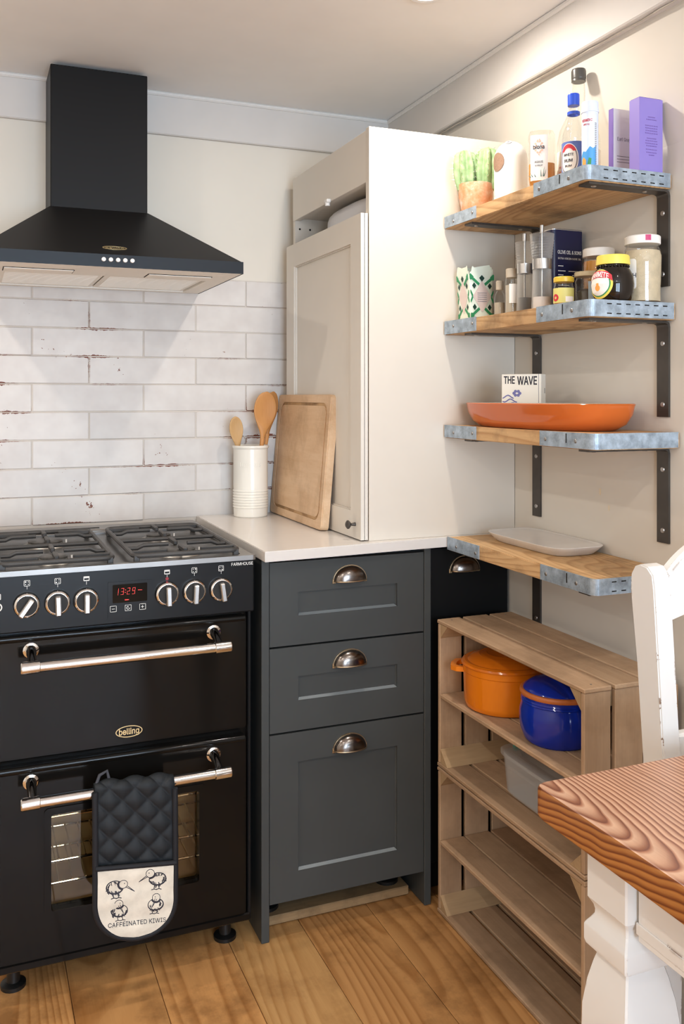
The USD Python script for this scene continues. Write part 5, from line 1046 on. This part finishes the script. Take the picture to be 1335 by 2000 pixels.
t = jar('storage_jar', 'jar with a white lid mostly hidden behind the clear and black jars', 'jar', x, y, Z2, [(0, 0), (0.0310, 0), (0.0330, 0.003), (0.0330, 0.100), (0.0300, 0.112), (0.0300, 0.118), (0, 0.118)], 'clear', lid_p(0.0335, 0.116, 0.134), 'label_white')
part(t, 'contents', lathe([(0, 0.003), (0.0315, 0.004), (0.0315, 0.106), (0, 0.108)], (x, y, Z2), 30), 'honey')
x, y = -0.057, -1.166; fa = facing(x, y)
t = thing('yeast_extract_jar', 'round black glass jar with a yellow lid and a red-lettered label', 'jar', (x, y, Z2))
part(t, 'glass', lathe([(0, 0), (0.0290, 0), (0.0340, 0.004), (0.0390, 0.018), (0.0402, 0.034), (0.0385, 0.050), (0.0335, 0.062), (0.0290, 0.067), (0.0290, 0.074), (0, 0.074)], (x, y, Z2), 56), 'yeast', smooth=60)
part(t, 'lid', lathe([(0, 0.073), (0.0318, 0.073), (0.0325, 0.075), (0.0315, 0.089), (0.0300, 0.0915), (0, 0.0918)], (x, y, Z2), 48), 'yeast_lid', smooth=40)
part(t, 'glass_beads', [trimesh.creation.icosphere(1, 0.0022).apply_translation((x + 0.0296 * math.cos(a), y + 0.0296 * math.sin(a), Z2 + 0.0695)) for a in np.linspace(0, 2 * math.pi, 26, endpoint=False)], 'yeast', smooth=True)
def bulge(m, dz, off, ang=0.0):
    """wraps a flat print on the jar's rounded belly"""
    m = m.copy(); v, f = trimesh.remesh.subdivide_to_size(m.vertices, m.faces, 0.006)
    P = np.array([(0.0, 0.029), (0.004, 0.034), (0.018, 0.039), (0.034, 0.0402), (0.050, 0.0385), (0.062, 0.0335), (0.067, 0.029)])
    zz = v[:, 1] + dz; r = np.interp(zz, P[:, 0], P[:, 1]) + 0.0003 + off + v[:, 2]; a = fa + ang + v[:, 0] / 0.0402
    return trimesh.Trimesh(np.stack([x + r * np.cos(a), y + r * np.sin(a), Z2 + zz], 1), f, process=False)
lo = affinity.scale(Point(0, 0).buffer(1, quad_segs=20), 0.0315, 0.0290)
A = -0.78
part(t, 'label', bulge(ext(lo, 0.0004), 0.034, 0.0, A), 'yeast_lid', smooth=False)
part(t, 'label_green_ring', bulge(ext(affinity.scale(lo, 0.86, 0.86), 0.0003), 0.034, 0.0005, A), 'green', smooth=False)
part(t, 'label_centre', bulge(ext(affinity.scale(lo, 0.78, 0.78), 0.0003), 0.034, 0.0009, A), 'label_white', smooth=False)
part(t, 'label_banner', bulge(ext(Polygon([(-0.031, 0.004), (-0.022, 0.010), (0.0, 0.0125), (0.022, 0.010), (0.031, 0.004), (0.029, 0.016), (0.018, 0.0245), (0.0, 0.027), (-0.018, 0.0245), (-0.029, 0.016)]), 0.0003), 0.034, 0.0013, A), 'red', smooth=False)
tm = text('MARMITE', 0.0105, 0.0004, True, 0.047); tm.apply_translation((0.0, 0.0, 0)); v = tm.vertices.copy(); v[:, 1] = v[:, 1] * 0.98 + 0.0190 - 0.0085 * (v[:, 0] / 0.024) ** 2 * 0.75; tm.vertices = v
part(t, 'label_lettering', bulge(tm, 0.034, 0.0017, A), 'label_white', smooth=False)
part(t, 'label_pot', bulge(ext(unary_union([Point(0, -0.008).buffer(0.0058), sbox(-0.0028, -0.003, 0.0028, 0.0015)]), 0.0004), 0.034, 0.0013, A), 'orange', smooth=False)
x, y = 0.022, -1.158; fa = facing(x, y)
t = jar('nut_butter_jar', 'tall jar of pale spread with a white lid, near end of the second shelf', 'jar', x, y, Z2, [(0, 0), (0.0330, 0), (0.0355, 0.004), (0.0352, 0.030), (0.0362, 0.045), (0.0372, 0.080), (0.0375, 0.096), (0.0350, 0.108), (0.0325, 0.113), (0.0325, 0.121), (0, 0.121)], 'clear', lid_p(0.0352, 0.119, 0.136), 'label_white')
part(t, 'spread', lathe([(0, 0.003), (0.0345, 0.005), (0.0342, 0.030), (0.0352, 0.045), (0.0362, 0.080), (0.0364, 0.096), (0.0335, 0.106), (0, 0.107)], (x, y, Z2), 40), 'oats')
part(t, 'label', wrap(ext(rrect(-0.012, 0.012, -0.030, 0.030, 0.006), 0.0004), (x, y), 0.0378, fa - 0.62, Z2 + 0.058), 'label_white', smooth=False)
part(t, 'lid_stamp', wrap(ext(sbox(-0.0055, -0.0055, 0.0055, 0.0055), 0.0004), (x, y), 0.0352, fa + 0.32, Z2 + 0.129), 'magenta', smooth=False)
part(t, 'label_lettering', [wrap(text('H', 0.009, 0.0004, False), (x, y), 0.0382, fa - 0.40, Z2 + 0.055)], 'ink', smooth=False)

# ------------------------------------------------------------------ third shelf: oval dish and soap box
pcx, pcy = -0.040, -0.905
def dish_ring(rx_, ry_, z, e): return [(pcx + p[0], pcy + p[1], Z3 + z) for p in sell(rx_, ry_, e, 96)]
t = thing('oval_dish', 'long shallow orange-glazed dish with a cream inside on the third shelf', 'dish', (pcx, pcy, Z3))
part(t, 'dish_body', loft([dish_ring(0.070, 0.205, 0.0, 2.8), dish_ring(0.075, 0.215, 0.002, 2.8), dish_ring(0.087, 0.240, 0.014, 2.8), dish_ring(0.094, 0.256, 0.034, 2.8), dish_ring(0.098, 0.262, 0.052, 2.7), dish_ring(0.0985, 0.264, 0.055, 2.7), dish_ring(0.097, 0.2625, 0.0565, 2.7),
      dish_ring(0.094, 0.2595, 0.0555, 2.7), dish_ring(0.089, 0.250, 0.036, 2.8), dish_ring(0.082, 0.233, 0.019, 2.8), dish_ring(0.068, 0.200, 0.008, 2.8)]), 'plate_orange', smooth=50)
part(t, 'cream_inside', loft([dish_ring(0.0955, 0.2610, 0.0568, 2.7), dish_ring(0.0935, 0.2590, 0.0560, 2.7), dish_ring(0.0885, 0.2495, 0.0366, 2.8), dish_ring(0.0815, 0.2325, 0.0196, 2.8), dish_ring(0.0675, 0.1995, 0.0086, 2.8)]), 'plate_in', smooth=50)
sx, sy, sz = -0.052, -0.846, Z3 + 0.0185
t = thing('soap_carton', 'small cream carton lettered THE WAVE standing in the orange dish', 'box', (sx, sy, Z3 + 0.0))
fn = math.radians(218); rt3 = np.array([-math.sin(fn), math.cos(fn), 0]); nm3 = np.array([math.cos(fn), math.sin(fn), 0])
bw, bh2, bd = 0.093, 0.104, 0.034
def soap(m, off=0.0): return place(m, np.array([sx, sy, sz]) + nm3 * (bd / 2 + off), rt3, (0, 0, 1))
part(t, 'carton', soap(bx(-bw / 2, bw / 2, 0, bh2, -bd, 0, 0.001)), 'soap_box', smooth=False)
part(t, 'edge_line', soap(bx(bw / 2 - 0.006, bw / 2 - 0.005, 0.0, bh2, 0, 0.0003)), 'inkgrey', smooth=False)
part(t, 'carton_lettering', [soap(text('THE', 0.0165, 0.0005, True, 0.026).apply_translation((-0.028, 0.0905, 0)), 0.0001), soap(text('WAVE', 0.0185, 0.0005, True, 0.046).apply_translation((0.014, 0.0890, 0)), 0.0001)], 'ink', smooth=False)
rw = random.Random(9); sw = []
for k in range(5):
    zz = 0.018 + k * 0.0085
    sw.append(LineString([(-0.043 + q * 0.004, zz + 0.0035 * math.sin(q * 0.9 + k * 1.3)) for q in range(int(16 - 2.2 * k))]).buffer(0.0013))
sw += [Point(-0.010 + 0.007 * math.cos(a), 0.060 + 0.005 * math.sin(a)).buffer(0.0035) for a in np.linspace(0, 5.2, 6)]
part(t, 'carton_pattern', soap(ext(unary_union(sw), 0.0004), 0.0001), 'violet_ink', smooth=False)
part(t, 'side_mark', place(ext(sbox(-0.001, -0.006, 0.001, 0.006), 0.0004), np.array([sx, sy, sz + 0.066]) + rt3 * (bw / 2) + nm3 * (-0.009), -nm3, (0, 0, 1)), 'ink', smooth=False)

# ------------------------------------------------------------------ lowest shelf: white tray
def tray_ring(rx_, ry_, z, e=5): return [(-0.004 + p[0], -0.852 + p[1], Z4 + z) for p in sell(rx_, ry_, e, 80)]
t = thing('white_tray', 'white rectangular stoneware tray on the lowest shelf', 'tray', (-0.004, -0.852, Z4))
part(t, 'tray_body', loft([tray_ring(0.055, 0.132, 0.0), tray_ring(0.058, 0.136, 0.002), tray_ring(0.068, 0.148, 0.013), tray_ring(0.0725, 0.1535, 0.0190), tray_ring(0.0730, 0.1540, 0.0205), tray_ring(0.0720, 0.1530, 0.0215), tray_ring(0.066, 0.147, 0.0205), tray_ring(0.062, 0.142, 0.0190)]), 'platter_white', smooth=50)
# ================================================================== CRATES
KX0, KX1, KY0, KY1 = -0.172, 0.040, -0.652, -1.228
def crate(z0, h, label, seed):
    r = random.Random(seed); t = thing('wooden_crate', label, 'crate', ((KX0 + KX1) / 2, (KY0 + KY1) / 2, z0))
    th = 0.010; xs = [(KX0, KX0 + 0.063), (KX0 + 0.071, KX0 + 0.139), (KX0 + 0.147, KX1)]
    for x0, x1 in xs:
        for za, zb in ((z0 + 0.0008, z0 + th), (z0 + h - th, z0 + h - 0.0008)):
            part(t, 'slat', bx(x0, x1, KY1, KY0, za, zb, 0.0018), M['cratewood'][r.randrange(2)], smooth=False)
    for x0, x1 in xs:
        for ya, yb_ in ((KY0 - 0.013, KY0 - 0.002), (KY1 + 0.002, KY1 + 0.013)):
            part(t, 'end_board', bx(x0 + 0.001, x1 - 0.001, ya, yb_, z0 + th + 0.0005, z0 + h - th - 0.0005, 0.0018), 'crateend', smooth=False)
    # back slats against the wall
    for za, zb in ((z0 + 0.018, z0 + 0.115), (z0 + 0.128, z0 + 0.228), (z0 + 0.241, z0 + h - 0.018)):
        part(t, 'back_slat', bx(KX1 + 0.0005, KX1 + 0.0105, KY1, KY0, za, zb, 0.0018), M['cratewood'][r.randrange(2)], smooth=False)
    # triangular corner posts run from the opening to the back
    lg = 0.034
    for ye, sg in ((KY0 - 0.0135, -1), (KY1 + 0.0135, 1)):
        for ze, sz_ in ((z0 + th + 0.0004, 1), (z0 + h - th - 0.0004, -1)):
            tri = Polygon([(-ye, ze), (-(ye + sg * lg), ze), (-ye, ze + sz_ * lg)])
            part(t, 'corner_post', side(tri, KX1, KX1 - KX0 - 0.002), 'crateblock', smooth=False)
    # middle shelf of three boards
    zs = z0 + 0.168
    for x0, x1 in ((KX0 + 0.001, KX0 + 0.066), (KX0 + 0.069, KX0 + 0.138), (KX0 + 0.142, KX1 - 0.001)):
        part(t, 'shelf_board', bx(x0, x1, KY1 + 0.0135, KY0 - 0.0135, zs, zs + 0.010, 0.002), M['cratewood'][r.randrange(2)], smooth=False)
    for x0 in (KX0 + 0.03, KX1 - 0.03):
        part(t, 'nail', [lathe([(0, 0), (0.002, 0), (0.002, 0.0006), (0, 0.0006)], (x0, y, z0 + h - 0.0008), 8) for y in (KY0 - 0.02, KY1 + 0.02)], 'steel')
    return zs + 0.010
ZL = crate(0.0, 0.355, 'lower pale wooden crate on its side on the floor with two empty compartments', 1)
ZU = crate(0.3555, 0.358, 'upper pale wooden crate on its side holding the orange and blue pots', 2)
# orange casserole
ox, oy = -0.066, -0.792
t = thing('orange_casserole', 'round orange enamelled casserole with a lid in the upper crate', 'casserole', (ox, oy, ZU))
R = 0.098
part(t, 'pot_body', lathe([(0, 0), (R * 0.90, 0), (R * 0.955, 0.004), (R * 0.985, 0.016), (R, 0.075), (R, 0.083), (R * 1.02, 0.085), (R * 1.02, 0.094), (R * 1.03, 0.100), (R * 0.96, 0.100), (R * 0.94, 0.020), (0, 0.010)], (ox, oy, ZU), 72), 'orange_pot', smooth=40)
ld = part(t, 'lid', lathe([(R * 0.90, 0.099), (R * 1.04, 0.0985), (R * 1.05, 0.101), (R * 1.03, 0.105), (R * 0.97, 0.108), (R * 0.90, 0.1075), (R * 0.80, 0.115), (R * 0.62, 0.1205), (R * 0.60, 0.1195), (R * 0.45, 0.1235), (R * 0.42, 0.1225), (R * 0.2, 0.1255), (0, 0.126)], (ox, oy, ZU), 72), 'orange_lid', smooth=30)
part(ld, 'lid_knob', [lathe([(0, 0.125), (0.007, 0.125), (0.0045, 0.129), (0.0045, 0.136), (0.014, 0.139), (0.0165, 0.143), (0.013, 0.147), (0, 0.148)], (ox, oy, ZU), 28)], 'chrome', label='shiny metal lid knob')
for s in (-1, 1):
    lp = [(-0.030, R * 0.93), (-0.031, R + 0.010), (-0.024, R + 0.021), (0, R + 0.0245), (0.024, R + 0.021), (0.031, R + 0.010), (0.030, R * 0.93)]
    ln = LineString([(a, b) for a, b in lp]).buffer(0.0065, join_style=1, cap_style=2)
    hm = ext(ln, 0.011)
    v = hm.vertices.copy(); hm.vertices = np.stack([ox + v[:, 0] * 0.66 - s * v[:, 1] * 0.75, oy + v[:, 0] * 0.75 + s * v[:, 1] * 0.66, ZU + 0.079 + v[:, 2]], 1)
    if hm.volume < 0: hm.invert()
    part(t, 'side_handle', hm, 'orange_pot', smooth=40)
bx_, by2 = -0.078, -1.016
t = thing('blue_casserole', 'glossy blue glazed pot with a terracotta rim and blue lid in the upper crate', 'casserole', (bx_, by2, ZU))
R = 0.082
part(t, 'pot_body', lathe([(0, 0), (R * 0.80, 0), (R * 0.88, 0.006), (R * 0.97, 0.026), (R, 0.048), (R * 0.985, 0.066), (R * 0.94, 0.078), (R * 0.935, 0.082), (R * 0.955, 0.084), (R * 0.935, 0.087), (R * 0.95, 0.089), (R * 0.93, 0.092), (R * 0.95, 0.098), (R * 0.85, 0.098), (R * 0.86, 0.03), (0, 0.012)], (bx_, by2, ZU), 64), 'blue_pot', smooth=40)
part(t, 'rim', lathe([(R * 0.86, 0.0975), (R * 0.955, 0.0972), (R * 0.985, 0.101), (R * 0.975, 0.106), (R * 0.93, 0.1085), (R * 0.86, 0.107)], (bx_, by2, ZU), 64), 'raw_rim', smooth=50, label='bare terracotta rim')
ld = part(t, 'lid', lathe([(R * 0.86, 0.106), (R * 0.90, 0.1075), (R * 0.87, 0.112), (R * 0.70, 0.122), (R * 0.40, 0.130), (R * 0.18, 0.133), (0, 0.134)], (bx_, by2, ZU), 64), 'blue_pot', smooth=40)
part(ld, 'lid_knob', lathe([(0, 0.132), (0.011, 0.132), (0.010, 0.137), (0.015, 0.142), (0.013, 0.148), (0, 0.150)], (bx_, by2, ZU), 24), 'blue_pot', smooth=40)
# plastic tub on the floor of the upper crate
ZB = 0.3555 + 0.0105
ux0, ux1, uy0, uy1 = -0.122, 0.012, -1.160, -0.838
t = thing('plastic_tub', 'frosted clear plastic storage tub with a lid in the lower compartment of the upper crate', 'storage tub', ((ux0 + ux1) / 2, (uy0 + uy1) / 2, ZB))
def tub_ring(k, z, e=7): return [((ux0 + ux1) / 2 + p[0], (uy0 + uy1) / 2 + p[1], ZB + z) for p in sell((ux1 - ux0) / 2 - k, (uy1 - uy0) / 2 - k, e, 64)]
part(t, 'tub_body', loft([tub_ring(0.014, 0), tub_ring(0.011, 0.003), tub_ring(0.004, 0.088), tub_ring(0.006, 0.088), tub_ring(0.013, 0.005)]), 'tubglass', smooth=40)
part(t, 'tub_lid', loft([tub_ring(0.003, 0.084), tub_ring(-0.001, 0.085), tub_ring(-0.001, 0.094), tub_ring(0.003, 0.0975), tub_ring(0.012, 0.0975), tub_ring(0.014, 0.0945)]), 'tubglass', smooth=40)
part(t, 'clip', bx(-0.075, -0.045, uy1 - 0.006, uy1 + 0.004, ZB + 0.078, ZB + 0.101, 0.003), 'teal', label='teal lid clip')

# ================================================================== TABLE
TX0, TY0 = -0.557, -1.630; TX1, TY1, TZ = 0.055, -2.95, 0.76
tb = thing('pine_table', 'wooden table with a thick brown plank top and worn white legs at the near right', 'table', ((TX0 + TX1) / 2, (TY0 + TY1) / 2, 0))
def rounded_slab(poly, z0, z1, r):
    rings = []
    for k, dz in ((-r, 0), (-r * 0.3, r * 0.3), (0, r), (0, (z1 - z0) - r), (-r * 0.3, (z1 - z0) - r * 0.3), (-r, z1 - z0)):
        p = poly.buffer(k, join_style=2) if k else poly
        rings.append((p, z0 + dz))
    return rings
xs = [TX0, TX0 + 0.150, TX0 + 0.345, TX1]
for i in range(3):
    x0, x1 = xs[i] + (0.0003 if i else 0), xs[i + 1] - (0.0003 if i < 2 else 0)
    if i == 0:
        cs = [(x0 + 0.016, TY0), (x0 + 0.006, TY0 - 0.003), (x0 + 0.002, TY0 - 0.008), (x0, TY0 - 0.018), (x0, TY1), (x1, TY1), (x1, TY0)]
    else: cs = [(x0, TY0), (x0, TY1), (x1, TY1), (x1, TY0)]
    pg = Polygon(cs); rg = []
    n0 = None
    for k, dz in ((0.005, 0), (0.0015, 0.0015), (0, 0.005), (0, 0.037), (0.0015, 0.0405), (0.005, 0.042)):
        c = np.array(pg.exterior.coords)[:-1]; cen = c.mean(0)
        cc = c.copy()
        cc[:, 1] += np.where(c[:, 1] > cen[1], -k, k)
        if i == 0: cc[:, 0] += np.where(c[:, 0] < cen[0], k, 0)
        if i == 2: cc[:, 0] += np.where(c[:, 0] > cen[0], -k, 0)
        rg.append([(a, b, TZ - 0.042 + dz) for a, b in cc])
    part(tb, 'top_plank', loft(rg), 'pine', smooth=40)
part(tb, 'apron', [bx(TX0 + 0.052, TX0 + 0.072, TY1 + 0.14, -1.766, 0.618, TZ - 0.042, 0.003), bx(TX0 + 0.050, TX0 + 0.053, TY1 + 0.14, -1.766, 0.628, 0.642, 0.001)], 'paint_old')
part(tb, 'apron', bx(TX0 + 0.10, TX1 - 0.10, -1.730, -1.712, 0.618, TZ - 0.042, 0.003), 'paint_old')
part(tb, 'apron', bx(TX1 - 0.07, TX1 - 0.05, TY1 + 0.14, -1.766, 0.618, TZ - 0.042, 0.003), 'paint_old')
part(tb, 'apron', bx(TX0 + 0.10, TX1 - 0.10, TY1 + 0.075, TY1 + 0.095, 0.618, TZ - 0.042, 0.003), 'paint_old')
LP = [(0.0, 0.024), (0.02, 0.026), (0.10, 0.022), (0.20, 0.026), (0.32, 0.034), (0.40, 0.040), (0.46, 0.0425), (0.505, 0.0415), (0.535, 0.0375), (0.560, 0.0320), (0.574, 0.0280), (0.576, 0.0325), (0.580, 0.0385), (0.585, 0.0400), (0.603, 0.0400), (0.606, 0.0385), (0.612, 0.0345), (0.618, 0.0310), (0.624, 0.0305), (0.630, 0.0320), (0.638, 0.0370), (0.644, 0.0370), (TZ - 0.042, 0.0370)]
for lx, ly in ((TX0 + 0.075, -1.727), (TX1 - 0.075, -1.727), (TX0 + 0.075, TY1 + 0.10), (TX1 - 0.075, TY1 + 0.10)):
    rg = []
    for z, hw_ in LP:
        c = 0.0022; a = hw_
        rg.append([(lx + p, ly + q_, z) for p, q_ in ((-a + c, -a), (a - c, -a), (a, -a + c), (a, a - c), (a - c, a), (-a + c, a), (-a, a - c), (-a, -a + c))])
    part(tb, 'leg', loft(rg), 'paint_old', smooth=28)

# ================================================================== CHAIR at the far end of the table
ch = thing('painted_chair', 'white painted wooden chair at the far end of the table by the wall', 'chair', (-0.105, -1.62, 0))
def post(x0, x1):
    pf_ = [(0.0, -1.545), (0.0, -1.510), (0.43, -1.503), (0.70, -1.500), (0.85, -1.486), (0.955, -1.472), (0.980, -1.4735), (0.993, -1.482), (0.998, -1.495), (0.996, -1.510), (0.985, -1.522), (0.965, -1.5255), (0.85, -1.535), (0.70, -1.547), (0.43, -1.550)]
    pl = Polygon([(-y, z) for z, y in pf_]).buffer(0)
    a = side(pl.buffer(-0.002), x1, x1 - x0); b = side(pl, x1 - 0.002, x1 - x0 - 0.004); return [a, b]
for x0, x1 in ((-0.270, -0.2365), (0.020, 0.0535)):
    part(ch, 'back_post', post(x0, x1), 'paint_old', smooth=30)
n = 24; rings = []
for s in np.linspace(0, 1, n):
    x = -0.238 + s * 0.26; zt = 0.984 + 0.052 * math.sin(math.pi * s) ** 0.8; zb_ = 0.915 + 0.012 * math.sin(math.pi * s); yb2 = -1.520 + 0.018 * math.sin(math.pi * s)
    rings.append([(x, yb2 - 0.006, zb_), (x, yb2 + 0.012, zb_), (x, yb2 + 0.022, zt - 0.004), (x, yb2 + 0.018, zt), (x, yb2 + 0.006, zt), (x, yb2 + 0.0, zt - 0.005)])
part(ch, 'crest_rail', loft(rings), 'paint_old', smooth=30)
part(ch, 'back_slat', bx(-0.238, 0.022, -1.540, -1.520, 0.70, 0.745, 0.004), 'paint_old')
part(ch, 'seat', loft([[(-0.108 + p[0], -1.70 + p[1], z) for p in sell(0.165 - k, 0.20 - k, 6, 48)] for z, k in ((0.425, 0.006), (0.430, 0), (0.446, 0), (0.450, 0.006))]), 'paint_old', smooth=40)
for x in (-0.245, 0.028):
    part(ch, 'front_leg', loft([[(x + p[0], -1.865 + p[1], z) for p in sell(k, k, 4, 16)] for z, k in ((0, 0.014), (0.2, 0.018), (0.427, 0.019))]), 'paint_old', smooth=40)
    part(ch, 'stretcher', cyl((x, -1.86, 0.18), (x, -1.53, 0.20), 0.009, 10), 'paint_old')
part(ch, 'stretcher', cyl((-0.245, -1.70, 0.19), (0.028, -1.70, 0.19), 0.009, 10), 'paint_old')
